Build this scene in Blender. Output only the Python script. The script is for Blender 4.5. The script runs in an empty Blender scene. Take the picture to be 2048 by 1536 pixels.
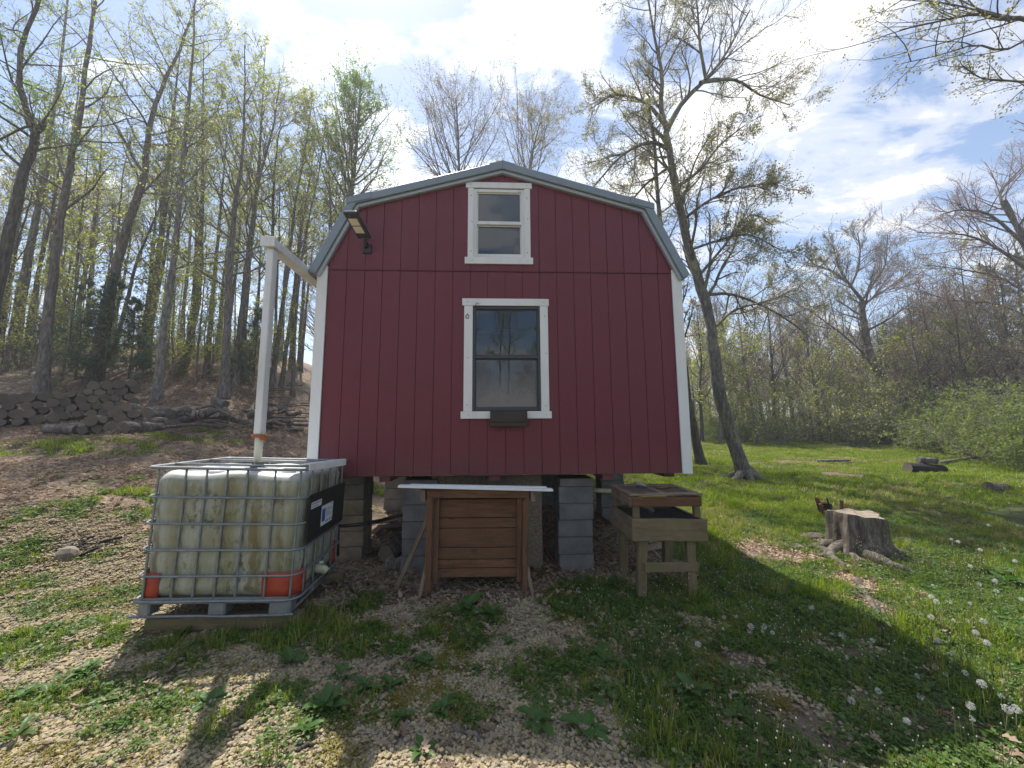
import bpy, math, random
import numpy as np
from mathutils import Vector, Matrix, Euler
R = math.radians
sc = bpy.context.scene
COL = sc.collection
random.seed(7)

# ------------------------------------------------------------------ camera
FPX = 760.0
CAM = np.array([-.08, -4.345, 1.6])
_y, _p, _r = R(2.40), R(6.70), R(-.335)
_fw = np.array([math.sin(_y)*math.cos(_p), math.cos(_y)*math.cos(_p), math.sin(_p)])
_r0 = np.array([math.cos(_y), -math.sin(_y), 0.]); _u0 = np.cross(_r0, _fw)
_rt = _r0*math.cos(_r)+_u0*math.sin(_r); _up = -_r0*math.sin(_r)+_u0*math.cos(_r)
cd = bpy.data.cameras.new('camera'); cam = bpy.data.objects.new('camera', cd); COL.objects.link(cam)
cd.sensor_width = 36; cd.lens = FPX/2048*36; cd.clip_start = .05; cd.clip_end = 2000
cam.matrix_world = Matrix(((_rt[0], _up[0], -_fw[0], CAM[0]), (_rt[1], _up[1], -_fw[1], CAM[1]), (_rt[2], _up[2], -_fw[2], CAM[2]), (0, 0, 0, 1)))
sc.camera = cam

# ------------------------------------------------------------------ sky, sun, exposure
SUN_AZ, SUN_EL = R(-25), R(61)
SUN = Vector((math.sin(SUN_AZ)*math.cos(SUN_EL), math.cos(SUN_AZ)*math.cos(SUN_EL), math.sin(SUN_EL)))
sd = bpy.data.lights.new('sun', 'SUN'); sd.energy = 5.0; sd.angle = R(.53); sd.color = (1, .95, .87)
sun = bpy.data.objects.new('sun', sd); COL.objects.link(sun)
sun.rotation_euler = (-SUN).to_track_quat('-Z', 'Y').to_euler()
w = bpy.data.worlds.new('World'); sc.world = w; w.use_nodes = True
nt = w.node_tree; nt.nodes.clear()
def N(t, kind, **kw):
    n = t.nodes.new(kind)
    for k, v in kw.items():
        if k == 'inp':
            for a, b in v.items(): n.inputs[a].default_value = b
        else: setattr(n, k, v)
    return n
def ramp(t, stops, interp='LINEAR'):
    n = t.nodes.new('ShaderNodeValToRGB'); cr = n.color_ramp; cr.interpolation = interp
    while len(cr.elements) > 1: cr.elements.remove(cr.elements[-1])
    for i, (p, c) in enumerate(stops):
        e = cr.elements[0] if i == 0 else cr.elements.new(p)
        e.position = p; e.color = (c, c, c, 1) if isinstance(c, (int, float)) else (*c, 1)
    return n
def world():
    L = nt.links.new
    sky = N(nt, 'ShaderNodeTexSky', sky_type='NISHITA', sun_disc=False, sun_elevation=SUN_EL, sun_rotation=SUN_AZ, air_density=1.0, dust_density=.4, ozone_density=1.2)
    tc = N(nt, 'ShaderNodeTexCoord')
    sep = N(nt, 'ShaderNodeSeparateXYZ'); L(tc.outputs['Generated'], sep.inputs[0])
    zz = N(nt, 'ShaderNodeMath', operation='MAXIMUM', inp={1: 0.0}); L(sep.outputs[2], zz.inputs[0])
    za = N(nt, 'ShaderNodeMath', operation='ADD', inp={1: .16}); L(zz.outputs[0], za.inputs[0])
    dv = N(nt, 'ShaderNodeVectorMath', operation='DIVIDE'); cb = N(nt, 'ShaderNodeCombineXYZ')
    L(za.outputs[0], cb.inputs[0]); L(za.outputs[0], cb.inputs[1]); cb.inputs[2].default_value = 1
    L(tc.outputs['Generated'], dv.inputs[0]); L(cb.outputs[0], dv.inputs[1])
    mp = N(nt, 'ShaderNodeMapping'); L(dv.outputs[0], mp.inputs[0])
    mp.inputs['Rotation'].default_value = (0, 0, R(35)); mp.inputs['Scale'].default_value = (1.0, 1.7, 0); mp.inputs['Location'].default_value = (4.3, 1.2, 0)
    n1 = N(nt, 'ShaderNodeTexNoise', inp={'Scale': 2.5, 'Detail': 10, 'Roughness': .6, 'Distortion': .3}); L(mp.outputs[0], n1.inputs['Vector'])
    n2 = N(nt, 'ShaderNodeTexNoise', inp={'Scale': .55, 'Detail': 3}); L(mp.outputs[0], n2.inputs['Vector'])
    ad = N(nt, 'ShaderNodeMath', operation='MULTIPLY_ADD', inp={1: .7}); L(n2.outputs[0], ad.inputs[0]); L(n1.outputs[0], ad.inputs[2])
    rp = ramp(nt, [(.82, 0), (.92, .5), (1.06, 1)], 'EASE'); L(ad.outputs[0], rp.inputs[0])
    # clouds scatter more light on towards the viewer when the sun stands behind them
    dot = N(nt, 'ShaderNodeVectorMath', operation='DOT_PRODUCT'); nm = N(nt, 'ShaderNodeVectorMath', operation='NORMALIZE')
    L(tc.outputs['Generated'], nm.inputs[0]); L(nm.outputs[0], dot.inputs[0]); dot.inputs[1].default_value = SUN
    mx = N(nt, 'ShaderNodeMath', operation='MAXIMUM', inp={1: 0.0}); L(dot.outputs['Value'], mx.inputs[0])
    pw = N(nt, 'ShaderNodeMath', operation='POWER', inp={1: 4.0}); L(mx.outputs[0], pw.inputs[0])
    br = N(nt, 'ShaderNodeMath', operation='MULTIPLY_ADD', inp={1: 5.0, 2: 5.4}); L(pw.outputs[0], br.inputs[0])
    cc = N(nt, 'ShaderNodeVectorMath', operation='SCALE'); cc.inputs[0].default_value = (1, 1, 1.03); L(br.outputs[0], cc.inputs['Scale'])
    mix = N(nt, 'ShaderNodeMix', data_type='RGBA'); L(rp.outputs[0], mix.inputs[0]); L(sky.outputs[0], mix.inputs[6]); L(cc.outputs[0], mix.inputs[7])
    bg = N(nt, 'ShaderNodeBackground', inp={'Strength': .112}); L(mix.outputs[2], bg.inputs[0])
    out = N(nt, 'ShaderNodeOutputWorld'); L(bg.outputs[0], out.inputs[0])
world()
vs = sc.view_settings; vs.view_transform = 'Standard'; vs.look = 'None'; vs.gamma = 1; vs.exposure = 0.8; vs.use_curve_mapping = False
try:
    sc.cycles.use_denoising = True; sc.cycles.denoiser = 'OPENIMAGEDENOISE'; sc.cycles.denoising_prefilter = 'ACCURATE'
    sc.cycles.max_bounces = 7; sc.cycles.diffuse_bounces = 3; sc.cycles.glossy_bounces = 3; sc.cycles.transmission_bounces = 4; sc.cycles.transparent_max_bounces = 8
    sc.cycles.caustics_reflective = False; sc.cycles.caustics_refractive = False
except Exception as e: print(e)

# ------------------------------------------------------------------ numeric helpers
def smooth(a, b, x):
    t = np.clip((np.asarray(x, float)-a)/(b-a), 0, 1); return t*t*(3-2*t)
_G = np.random.default_rng(11).random((256, 256))
def vnoise(x, y):
    xi = np.floor(x).astype(int); yi = np.floor(y).astype(int); fx = x-xi; fy = y-yi
    fx = fx*fx*(3-2*fx); fy = fy*fy*(3-2*fy)
    a = _G[xi % 256, yi % 256]; b = _G[(xi+1) % 256, yi % 256]; c = _G[xi % 256, (yi+1) % 256]; d = _G[(xi+1) % 256, (yi+1) % 256]
    return (a*(1-fx)+b*fx)*(1-fy)+(c*(1-fx)+d*fx)*fy
def fbm(x, y, o=4):
    s = 0; a = .5; n = 0
    for i in range(o):
        s = s+a*vnoise(x*2**i+17.3*i, y*2**i+5.1*i); n += a; a *= .5
    return s/n
LD = [3.0, 3.6, 4.3, 5, 6, 8, 10, 12, 14, 20, 30, 60, 120, 500]
LZ = [0, .06, .24, .5, .82, 1.2, 1.62, 2.2, 3.1, 5.2, 8.2, 14, 20, 20]
def terrain(X, Y):
    X = np.asarray(X, float); Y = np.asarray(Y, float)
    d = Y+4.345
    zr = .03*np.maximum(0, d-4.3)*(1-.5*smooth(30, 120, d))
    zl = np.interp(d, LD, LZ)
    wl = smooth(0, 1, (-X-1.8)/(.6*np.maximum(d, 1)+1.5))
    z = zr*(1-wl)+zl*wl
    far = smooth(2, 9, np.hypot(X, Y+1))
    z = z+(fbm(X*.9+40, Y*.9+9, 3)-.5)*(.07+.2*far)*smooth(.3, 1.2, np.hypot(np.maximum(np.abs(X)-2.2, 0), np.maximum(np.abs(Y-3.4)-3.6, 0))+.25*(Y < -.2))
    # the nearest ground also carries small bumps
    z = z+(fbm(X*3.1, Y*3.1, 3)-.5)*.04
    return z
def TZ(x, y): return float(terrain(np.array([x]), np.array([y]))[0])
def ray(px, py): return (px-1024)/FPX*_rt-(py-768)/FPX*_up+_fw
def PX(px, py, Y=None, z=None, d=None):
    r = ray(px, py)
    if Y is not None: t = (Y-CAM[1])/r[1]
    elif z is not None: t = (z-CAM[2])/r[2]
    else: t = d
    return Vector(CAM+t*r)
def G(px, py):
    """the place on the ground that the photograph shows there"""
    r = ray(px, py); t = np.arange(1.5, 140, .03); P = CAM[None]+t[:, None]*r[None]
    h = P[:, 2]-terrain(P[:, 0], P[:, 1]); i = int(np.argmax(h < 0))
    return Vector(P[i])

# ------------------------------------------------------------------ object helpers
def tag(o, label=None, cat=None, group=None, kind=None):
    for k, v in (('label', label), ('category', cat), ('group', group), ('kind', kind)):
        if v: o[k] = v
    return o
def fastmesh(name, V, F, mats=(), mi=None, smooth_=True):
    """V (n,3), F (m,4) quads; any index may repeat nothing"""
    V = np.asarray(V, np.float32); F = np.asarray(F, np.int32); k = F.shape[1]
    me = bpy.data.meshes.new(name)
    me.vertices.add(len(V)); me.vertices.foreach_set('co', V.ravel())
    me.loops.add(F.size); me.loops.foreach_set('vertex_index', F.ravel())
    me.polygons.add(len(F)); me.polygons.foreach_set('loop_start', np.arange(len(F), dtype=np.int32)*k)
    for m in mats: me.materials.append(m)
    if mi is not None: me.polygons.foreach_set('material_index', np.asarray(mi, np.int32))
    me.polygons.foreach_set('use_smooth', np.full(len(F), smooth_))
    me.update(calc_edges=True); return me
def pmesh(name, V, F, mats=(), smooth_=False, mi=None):
    me = bpy.data.meshes.new(name); me.from_pydata([tuple(v) for v in V], [], F)
    for m in mats: me.materials.append(m)
    if mi is not None: me.polygons.foreach_set('material_index', mi)
    if smooth_: me.polygons.foreach_set('use_smooth', [True]*len(me.polygons))
    me.update(); return me
def obj(name, me, parent=None, loc=(0, 0, 0), rot=(0, 0, 0), scale=(1, 1, 1)):
    o = bpy.data.objects.new(name, me); COL.objects.link(o)
    o.location = loc; o.rotation_euler = rot; o.scale = scale; o.parent = parent
    return o
def empty(name, loc=(0, 0, 0), rot=(0, 0, 0), **kw):
    o = obj(name, None, None, loc, rot); o.empty_display_size = .1; tag(o, **kw); return o
def bevel(o, wd=.003, seg=1):
    m = o.modifiers.new('bevel', 'BEVEL'); m.width = wd; m.segments = seg; m.limit_method = 'ANGLE'; m.angle_limit = R(40); return o
BF = [(0, 3, 2, 1), (4, 5, 6, 7), (0, 1, 5, 4), (1, 2, 6, 5), (2, 3, 7, 6), (3, 0, 4, 7)]
def boxv(x0, x1, y0, y1, z0, z1): return [(x0, y0, z0), (x1, y0, z0), (x1, y1, z0), (x0, y1, z0), (x0, y0, z1), (x1, y0, z1), (x1, y1, z1), (x0, y1, z1)]
def boxes(name, lst, mat, parent=None, bw=0, **k):
    V = []; F = []
    for b in lst:
        n = len(V); V += boxv(*b); F += [tuple(i+n for i in f) for f in BF]
    o = obj(name, pmesh(name, V, F, [mat]), parent, **k)
    if bw: bevel(o, bw)
    return o
_bc = 0
def board(name, a, b, wd, th, mat, parent=None, up=(0, 0, 1), bw=.003, warp=.0):
    """a sawn board from a to b: length along its own X, wd along 'up', th across"""
    a = Vector(a); b = Vector(b); x = (b-a); L = x.length; x.normalize()
    u = Vector(up); u = (u-x*u.dot(x)).normalized(); y = u.cross(x)
    V = []; n = 5
    rr = random.Random(int(L*1e4)+len(bpy.data.objects))
    for i in range(n):
        t = i/(n-1)*L-L/2; dy = warp*rr.uniform(-1, 1); dz = warp*rr.uniform(-1, 1)
        V += [(t, -th/2+dy, -wd/2+dz), (t, th/2+dy, -wd/2+dz), (t, th/2+dy, wd/2+dz), (t, -th/2+dy, wd/2+dz)]
    F = [(0, 1, 2, 3), (4*n-4, 4*n-1, 4*n-2, 4*n-3)]
    for i in range(n-1):
        for j in range(4): F.append((4*i+j, 4*i+4+j, 4*i+4+(j+1) % 4, 4*i+(j+1) % 4))
    o = obj(name, pmesh(name, V, F, [mat]), None)
    m = Matrix(((x.x, y.x, u.x, (a.x+b.x)/2), (x.y, y.y, u.y, (a.y+b.y)/2), (x.z, y.z, u.z, (a.z+b.z)/2), (0, 0, 0, 1)))
    o.matrix_world = m; o.parent = parent
    if bw: bevel(o, bw)
    return o
def tubes(P, Rd, k):
    """P (B,n,3), Rd (B,n) -> verts, quads of B open tubes"""
    P = np.asarray(P, float); B, n, _ = P.shape
    T = np.gradient(P, axis=1); T /= np.linalg.norm(T, axis=2, keepdims=True)+1e-9
    md = P[:, -1]-P[:, 0]; md /= np.linalg.norm(md, axis=1, keepdims=True)+1e-9
    ref = np.where((np.abs(md[:, 2:3]) < .85), np.array([[0, 0, 1.]]), np.array([[1., 0, 0]]))[:, None, :]
    U = ref-(ref*T).sum(2, keepdims=True)*T; U /= np.linalg.norm(U, axis=2, keepdims=True)+1e-9
    W = np.cross(T, U)
    a = np.arange(k)*2*math.pi/k
    V = P[:, :, None, :]+np.asarray(Rd)[:, :, None, None]*(np.cos(a)[None, None, :, None]*U[:, :, None, :]+np.sin(a)[None, None, :, None]*W[:, :, None, :])
    b = np.arange(B)[:, None, None]*n*k; i = np.arange(n-1)[None, :, None]*k; j = np.arange(k)[None, None, :]; j2 = (j+1) % k
    F = np.stack([b+i+j, b+i+j2, b+i+k+j2, b+i+k+j], -1).reshape(-1, 4)
    return V.reshape(-1, 3), F
def tube1(pts, rad, k=8, caps=True):
    P = np.array([[tuple(p) for p in pts]], float); rad = np.full((1, P.shape[1]), rad) if np.isscalar(rad) else np.array([rad])
    V, F = tubes(P, rad, k); F = [tuple(int(x) for x in f) for f in F]; n = P.shape[1]
    if caps: F += [tuple(range(k))[::-1], tuple(range((n-1)*k, n*k))]
    return [tuple(v) for v in V], F
def tubeo(name, pts, rad, mat, parent=None, k=8, **kw):
    V, F = tube1(pts, rad, k); me = pmesh(name, V, F, [mat], True)
    return obj(name, me, parent, **kw)
def spline(pts, n):
    P = np.array([tuple(p) for p in pts], float)
    if len(P) < 3:
        t = np.linspace(0, 1, n)[:, None]; return P[0]*(1-t)+P[-1]*t
    Q = np.vstack([2*P[0]-P[1], P, 2*P[-1]-P[-2]]); out = []
    m = len(P)-1
    for s in np.linspace(0, m-1e-6, n):
        i = int(s); t = s-i; a, b, c, d = Q[i], Q[i+1], Q[i+2], Q[i+3]
        out.append(.5*((2*b)+(-a+c)*t+(2*a-5*b+4*c-d)*t*t+(-a+3*b-3*c+d)*t**3))
    return np.array(out)

# ------------------------------------------------------------------ materials
def newmat(name):
    m = bpy.data.materials.new(name); m.use_nodes = True; t = m.node_tree; t.nodes.clear()
    o = t.nodes.new('ShaderNodeOutputMaterial'); return m, t, o
def pbr(t, o, **kw):
    b = t.nodes.new('ShaderNodeBsdfPrincipled')
    for k, v in kw.items(): b.inputs[k.replace('_', ' ')].default_value = v
    t.links.new(b.outputs[0], o.inputs[0]); return b
def coords(t, scale=(1, 1, 1), rnd=True, src='Object'):
    tc = N(t, 'ShaderNodeTexCoord'); mp = N(t, 'ShaderNodeMapping'); mp.inputs['Scale'].default_value = scale
    if rnd:
        oi = N(t, 'ShaderNodeObjectInfo'); sc_ = N(t, 'ShaderNodeMath', operation='MULTIPLY', inp={1: 37.}); t.links.new(oi.outputs['Random'], sc_.inputs[0])
        ad = N(t, 'ShaderNodeVectorMath', operation='ADD'); t.links.new(tc.outputs[src], ad.inputs[0]); t.links.new(sc_.outputs[0], ad.inputs[1])
        t.links.new(ad.outputs[0], mp.inputs[0])
    else: t.links.new(tc.outputs[src], mp.inputs[0])
    return mp.outputs[0]
def noise(t, vec, scale, detail=4, rough=.55, dist=0):
    n = N(t, 'ShaderNodeTexNoise', inp={'Scale': scale, 'Detail': detail, 'Roughness': rough, 'Distortion': dist}); t.links.new(vec, n.inputs['Vector']); return n.outputs[0]
def mixc(t, f, a, b, mode='MIX'):
    n = N(t, 'ShaderNodeMix', data_type='RGBA', blend_type=mode)
    for i, v in ((0, f), (6, a), (7, b)):
        if hasattr(v, 'links') or hasattr(v, 'is_linked'): t.links.new(v, n.inputs[i])
        else: n.inputs[i].default_value = v if i == 0 else (*v, 1)
    return n.outputs[2]
def bump(t, b, h, s, d=.01):
    n = N(t, 'ShaderNodeBump', inp={'Strength': s, 'Distance': d}); t.links.new(h, n.inputs['Height']); t.links.new(n.outputs[0], b.inputs['Normal'])
def rp(t, f, stops, interp='LINEAR'):
    n = ramp(t, stops, interp); t.links.new(f, n.inputs[0]); return n.outputs[0]

def m_paint(name, c, dirt, amt, rough=.5, streak=True, bs=.15):
    m, t, o = newmat(name); b = pbr(t, o, Roughness=rough)
    v = coords(t, (1, 1, .25 if streak else 1)); n = noise(t, v, 6, 6, .6)
    v2 = coords(t, (1, 1, 1)); n2 = noise(t, v2, 2.2, 5, .6)
    f = rp(t, n, [(.45, 0), (.75, amt)]); c1 = mixc(t, f, c, dirt)
    c2 = mixc(t, rp(t, n2, [(.3, 0), (.7, .35)]), c1, tuple(x*.82 for x in c))
    t.links.new(c2, b.inputs['Base Color'])
    g = noise(t, coords(t, (14, 14, 1)), 9, 3); bump(t, b, g, bs, .002); return m
def m_wood(name, c1, c2, dark, knots=True, rough=.8, green=None):
    m, t, o = newmat(name); b = pbr(t, o, Roughness=rough)
    v = coords(t, (.7, 6, 6)); n = noise(t, v, 5, 9, .72, .9)
    c = rp(t, n, [(.30, tuple(x*1.25 for x in c1)), (.46, c1), (.56, c2), (.68, dark)])
    v2 = coords(t, (1, 1, 1)); big = noise(t, v2, 3.5, 4)
    c = mixc(t, rp(t, big, [(.35, 0), (.75, .65)]), c, tuple(x*.45 for x in c2))
    if knots:
        vo = N(t, 'ShaderNodeTexVoronoi', inp={'Scale': 5.5}); t.links.new(coords(t, (.5, 1, 1)), vo.inputs['Vector'])
        c = mixc(t, rp(t, vo.outputs['Distance'], [(.09, .95), (.15, 0)]), c, tuple(x*.5 for x in dark))
    oi = N(t, 'ShaderNodeObjectInfo'); c = mixc(t, rp(t, oi.outputs['Random'], [(0, 0), (1, .55)]), c, tuple(x*.5 for x in c1))
    if green: c = mixc(t, rp(t, noise(t, coords(t, (1, 1, 1)), 5, 5, .65), [(.42, 0), (.7, .7)]), c, green)
    t.links.new(c, b.inputs['Base Color']); bump(t, b, n, .5, .004); return m
def m_flat(name, c, rough=.5, metal=0, var=.25, scale=8, bs=.1):
    m, t, o = newmat(name); b = pbr(t, o, Roughness=rough, Metallic=metal)
    n = noise(t, coords(t), scale, 6, .6)
    t.links.new(mixc(t, rp(t, n, [(.3, 0), (.75, 1)]), c, tuple(x*(1-var) for x in c)), b.inputs['Base Color']); bump(t, b, n, bs, .003); return m
def m_leaf(name, cols, trans=.5, rough=.55):
    m, t, o = newmat(name)
    g = N(t, 'ShaderNodeNewGeometry'); oi = N(t, 'ShaderNodeObjectInfo')
    a = N(t, 'ShaderNodeMath', operation='MULTIPLY_ADD', inp={1: .75}); bq = N(t, 'ShaderNodeMath', operation='MULTIPLY', inp={1: .25})
    t.links.new(oi.outputs['Random'], bq.inputs[0]); t.links.new(g.outputs['Random Per Island'], a.inputs[0]); t.links.new(bq.outputs[0], a.inputs[2])
    n = len(cols); c = rp(t, a.outputs[0], [(i/(n-1) if n > 1 else 0, q) for i, q in enumerate(cols)])
    b = pbr(t, o, Roughness=rough); t.links.new(c, b.inputs['Base Color']); b.inputs['Specular IOR Level'].default_value = .25
    tr = N(t, 'ShaderNodeBsdfTranslucent'); hs = N(t, 'ShaderNodeHueSaturation', inp={'Saturation': 1.15, 'Value': 1.25}); t.links.new(c, hs.inputs['Color']); t.links.new(hs.outputs[0], tr.inputs[0])
    mx = N(t, 'ShaderNodeMixShader', inp={0: trans}); t.links.new(b.outputs[0], mx.inputs[1]); t.links.new(tr.outputs[0], mx.inputs[2]); t.links.new(mx.outputs[0], o.inputs[0]); return m
def m_bark(name, c1, c2, lichen=None, amt=.5):
    m, t, o = newmat(name); b = pbr(t, o, Roughness=.92); b.inputs['Specular IOR Level'].default_value = .15
    v = coords(t, (1, 1, .22)); n = noise(t, v, 16, 8, .7, .4); c = rp(t, n, [(.33, tuple(x*.4 for x in c1)), (.5, c1), (.68, c2)])
    if lichen: c = mixc(t, rp(t, noise(t, coords(t, (1, 1, .6)), 2.6, 7, .7), [(.5, 0), (.62, amt)]), c, lichen)
    t.links.new(c, b.inputs['Base Color']); bump(t, b, n, .9, .03); return m
M = {}
def m_red():
    m, t, o = newmat('red_paint'); b = pbr(t, o, Roughness=.5); c0 = (.130, .0098, .026)
    tc = N(t, 'ShaderNodeTexCoord'); oi = N(t, 'ShaderNodeObjectInfo'); v = tc.outputs['Object']
    c = mixc(t, rp(t, oi.outputs['Random'], [(0, 0), (1, .22)]), c0, (.12, .0095, .0205))
    c = mixc(t, rp(t, noise(t, v, 1.7, 6, .65), [(.35, 0), (.75, .4)]), c, (.095, .017, .026))
    c = mixc(t, rp(t, noise(t, coords(t, (6, 6, .5), False), 4, 5, .7), [(.55, 0), (.75, .3)]), c, (.14, .03, .035))
    sp = N(t, 'ShaderNodeSeparateXYZ'); t.links.new(v, sp.inputs[0]); n = noise(t, v, 7, 7, .75)
    a = N(t, 'ShaderNodeMath', operation='MULTIPLY_ADD', inp={1: -.9}); t.links.new(n, a.inputs[0]); t.links.new(sp.outputs[2], a.inputs[2])
    f = rp(t, a.outputs[0], [(.55, .5), (.98, 0)]); c = mixc(t, f, c, (.12, .055, .048))
    fl = N(t, 'ShaderNodeTexVoronoi', inp={'Scale': 26}); t.links.new(v, fl.inputs['Vector'])
    c = mixc(t, rp(t, fl.outputs['Distance'], [(.03, .5), (.06, 0)]), c, (.16, .05, .05))
    t.links.new(c, b.inputs['Base Color']); bump(t, b, noise(t, coords(t, (14, 14, 1), False), 9, 4), .25, .002)
    t.links.new(rp(t, n, [(.3, .42), (.7, .62)]), b.inputs['Roughness']); return m
M['red'] = m_red(); M['red_plain'] = m_paint('red_paint', (.115, .0105, .019), (.085, .018, .025), .5, .5)
M['red_groove'] = m_flat('red_groove', (.105, .009, .018), .6)
M['white'] = m_paint('white_paint', (.72, .73, .73), (.5, .48, .43), .25, .45)
M['white_worn'] = m_paint('worn_white_paint', (.70, .71, .70), (.42, .37, .3), .3, .5, True)
M['vinyl'] = m_paint('white_vinyl', (.70, .71, .71), (.36, .35, .29), .6, .4)
M['vinyl_stained'] = m_paint('stained_vinyl', (.6, .6, .5), (.25, .27, .1), .9, .5)
M['roof'] = m_flat('roof_metal', (.20, .245, .28), .38, .15, .12)
M['roof_light'] = m_flat('roof_trim_light', (.33, .37, .40), .38, .1, .1)
M['bronze'] = m_flat('bronze_frame', (.035, .04, .05), .4)
M['black'] = m_flat('black_plastic', (.016, .017, .02), .45)
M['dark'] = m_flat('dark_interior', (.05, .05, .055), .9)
M['galv'] = m_flat('galvanised_steel', (.25, .27, .28), .55, .5, .35, 14)
M['orange'] = m_flat('orange_plastic', (.42, .052, .02), .55, 0, .35)
M['rust'] = m_flat('rusty_clamp', (.42, .13, .03), .8, 0, .5, 30)
M['concrete'] = m_flat('concrete_block', (.205, .205, .205), .95, 0, .55, 5, .6)
M['concrete_tan'] = m_flat('tan_concrete_block', (.27, .235, .19), .95, 0, .5, 6, .6)
M['wood_tan'] = m_wood('pine_board', (.185, .088, .042), (.125, .056, .027), (.04, .018, .011))
M['wood_grey'] = m_wood('weathered_board', (.24, .18, .12), (.17, .12, .08), (.07, .05, .035))
M['wood_green'] = m_wood('mossy_treated_board', (.25, .18, .105), (.18, .13, .075), (.065, .047, .03), True, .85, (.12, .125, .05))
M['wood_dark'] = m_wood('old_dark_board', (.13, .09, .065), (.09, .065, .045), (.03, .022, .018))
M['wood_black'] = m_wood('blackened_board', (.07, .055, .045), (.045, .037, .03), (.02, .016, .014))
M['bark'] = m_bark('grey_bark', (.14, .125, .11), (.27, .25, .225))
M['bark_maple'] = m_bark('lichen_bark', (.13, .118, .107), (.27, .25, .225), (.30, .29, .14), .6)
M['bark_dark'] = m_bark('dark_bark', (.08, .07, .062), (.16, .145, .13), (.12, .13, .08), .4)
M['bark_pale'] = m_bark('pale_bark', (.17, .155, .14), (.34, .32, .29))
M['twig'] = m_flat('twig_bark', (.21, .19, .17), .9, 0, .4, 3)
M['twig_red'] = m_flat('budding_twig_bark', (.24, .185, .165), .9, 0, .3, 3)
M['leaf_spring'] = m_leaf('spring_leaf', [(.19, .23, .05), (.30, .34, .075), (.42, .44, .12), (.48, .45, .16)])
M['leaf_green'] = m_leaf('fresh_green_leaf', [(.105, .180, .038), (.180, .285, .045), (.285, .390, .075)])
M['leaf_olive'] = m_leaf('olive_leaf', [(.195, .165, .075), (.285, .270, .105), (.375, .360, .150)])
M['leaf_red'] = m_leaf('reddish_bud', [(.28, .15, .12), (.34, .22, .16), (.32, .26, .18)])
M['leaf_shrub'] = m_leaf('shrub_leaf', [(.07, .10, .02), (.12, .17, .03), (.19, .25, .045), (.24, .25, .08)])
M['needle'] = m_leaf('pine_needle', [(.07, .115, .075), (.10, .15, .10), (.14, .19, .13)], .45)
M['grass'] = m_leaf('grass_blade', [(.10, .165, .02), (.17, .25, .03), (.24, .31, .045), (.36, .32, .13)], .5, .5)
M['grass_dry'] = m_leaf('dry_grass_blade', [(.22, .24, .06), (.30, .29, .10), (.40, .34, .17), (.36, .27, .15)], .4, .6)
M['clover'] = m_leaf('ground_cover_leaf', [(.05, .105, .02), (.085, .155, .03), (.12, .19, .04)], .4)
M['weed'] = m_leaf('broad_weed_leaf', [(.05, .105, .03), (.07, .14, .035), (.10, .17, .045)], .35, .45)
M['moss'] = m_leaf('yellow_moss', [(.16, .14, .02), (.22, .18, .03), (.13, .14, .02)], .3)
M['dry_leaf'] = m_leaf('dry_oak_leaf', [(.18, .115, .075), (.27, .19, .13), (.36, .28, .205), (.15, .095, .068)], .25, .8)
M['pebble'] = m_leaf('pebble', [(.16, .122, .07), (.26, .205, .118), (.36, .295, .175), (.24, .215, .16), (.13, .098, .058)], 0, .8)
M['chip'] = m_leaf('wood_chip', [(.30, .20, .13), (.42, .32, .22), (.22, .12, .08)], .1, .85)
M['fluff'] = m_leaf('seed_fluff', [(.7, .7, .67), (.5, .5, .47)], .5, .8)
M['stem'] = m_leaf('flower_stem', [(.16, .15, .06), (.12, .16, .05)], .3)
M['bud'] = m_leaf('white_bud', [(.6, .58, .52), (.45, .42, .32)], .3)
M['led'] = m_flat('led_panel', (.68, .58, .44), .35, 0, .1)
M['sticker'] = m_flat('white_sticker', (.66, .68, .7), .5, 0, .1)
M['blue'] = m_flat('blue_print', (.02, .10, .38), .5, 0, .1)
M['ink'] = m_flat('grey_print', (.2, .21, .23), .5, 0, .1)
M['rubber'] = m_flat('grey_insulation', (.09, .09, .095), .8)
M['burnt'] = m_flat('charred_wood', (.02, .017, .016), .95, 0, .5, 30, .6)
def m_glass():
    m, t, o = newmat('window_glass')
    tr = N(t, 'ShaderNodeBsdfTransparent'); tr.inputs[0].default_value = (.62, .66, .68, 1)
    gl = N(t, 'ShaderNodeBsdfGlossy', inp={'Roughness': .012}); gl.inputs[0].default_value = (.9, .95, 1, 1)
    fr = N(t, 'ShaderNodeFresnel', inp={'IOR': 1.5}); mu = N(t, 'ShaderNodeMath', operation='MULTIPLY_ADD', inp={1: 1.5, 2: .0}); t.links.new(fr.outputs[0], mu.inputs[0])
    bp = N(t, 'ShaderNodeBump', inp={'Strength': .03, 'Distance': .02}); t.links.new(noise(t, coords(t), 2.2, 2), bp.inputs['Height']); t.links.new(bp.outputs[0], gl.inputs['Normal'])
    mx = N(t, 'ShaderNodeMixShader'); t.links.new(mu.outputs[0], mx.inputs[0]); t.links.new(tr.outputs[0], mx.inputs[1]); t.links.new(gl.outputs[0], mx.inputs[2])
    t.links.new(mx.outputs[0], o.inputs[0]); return m
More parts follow.
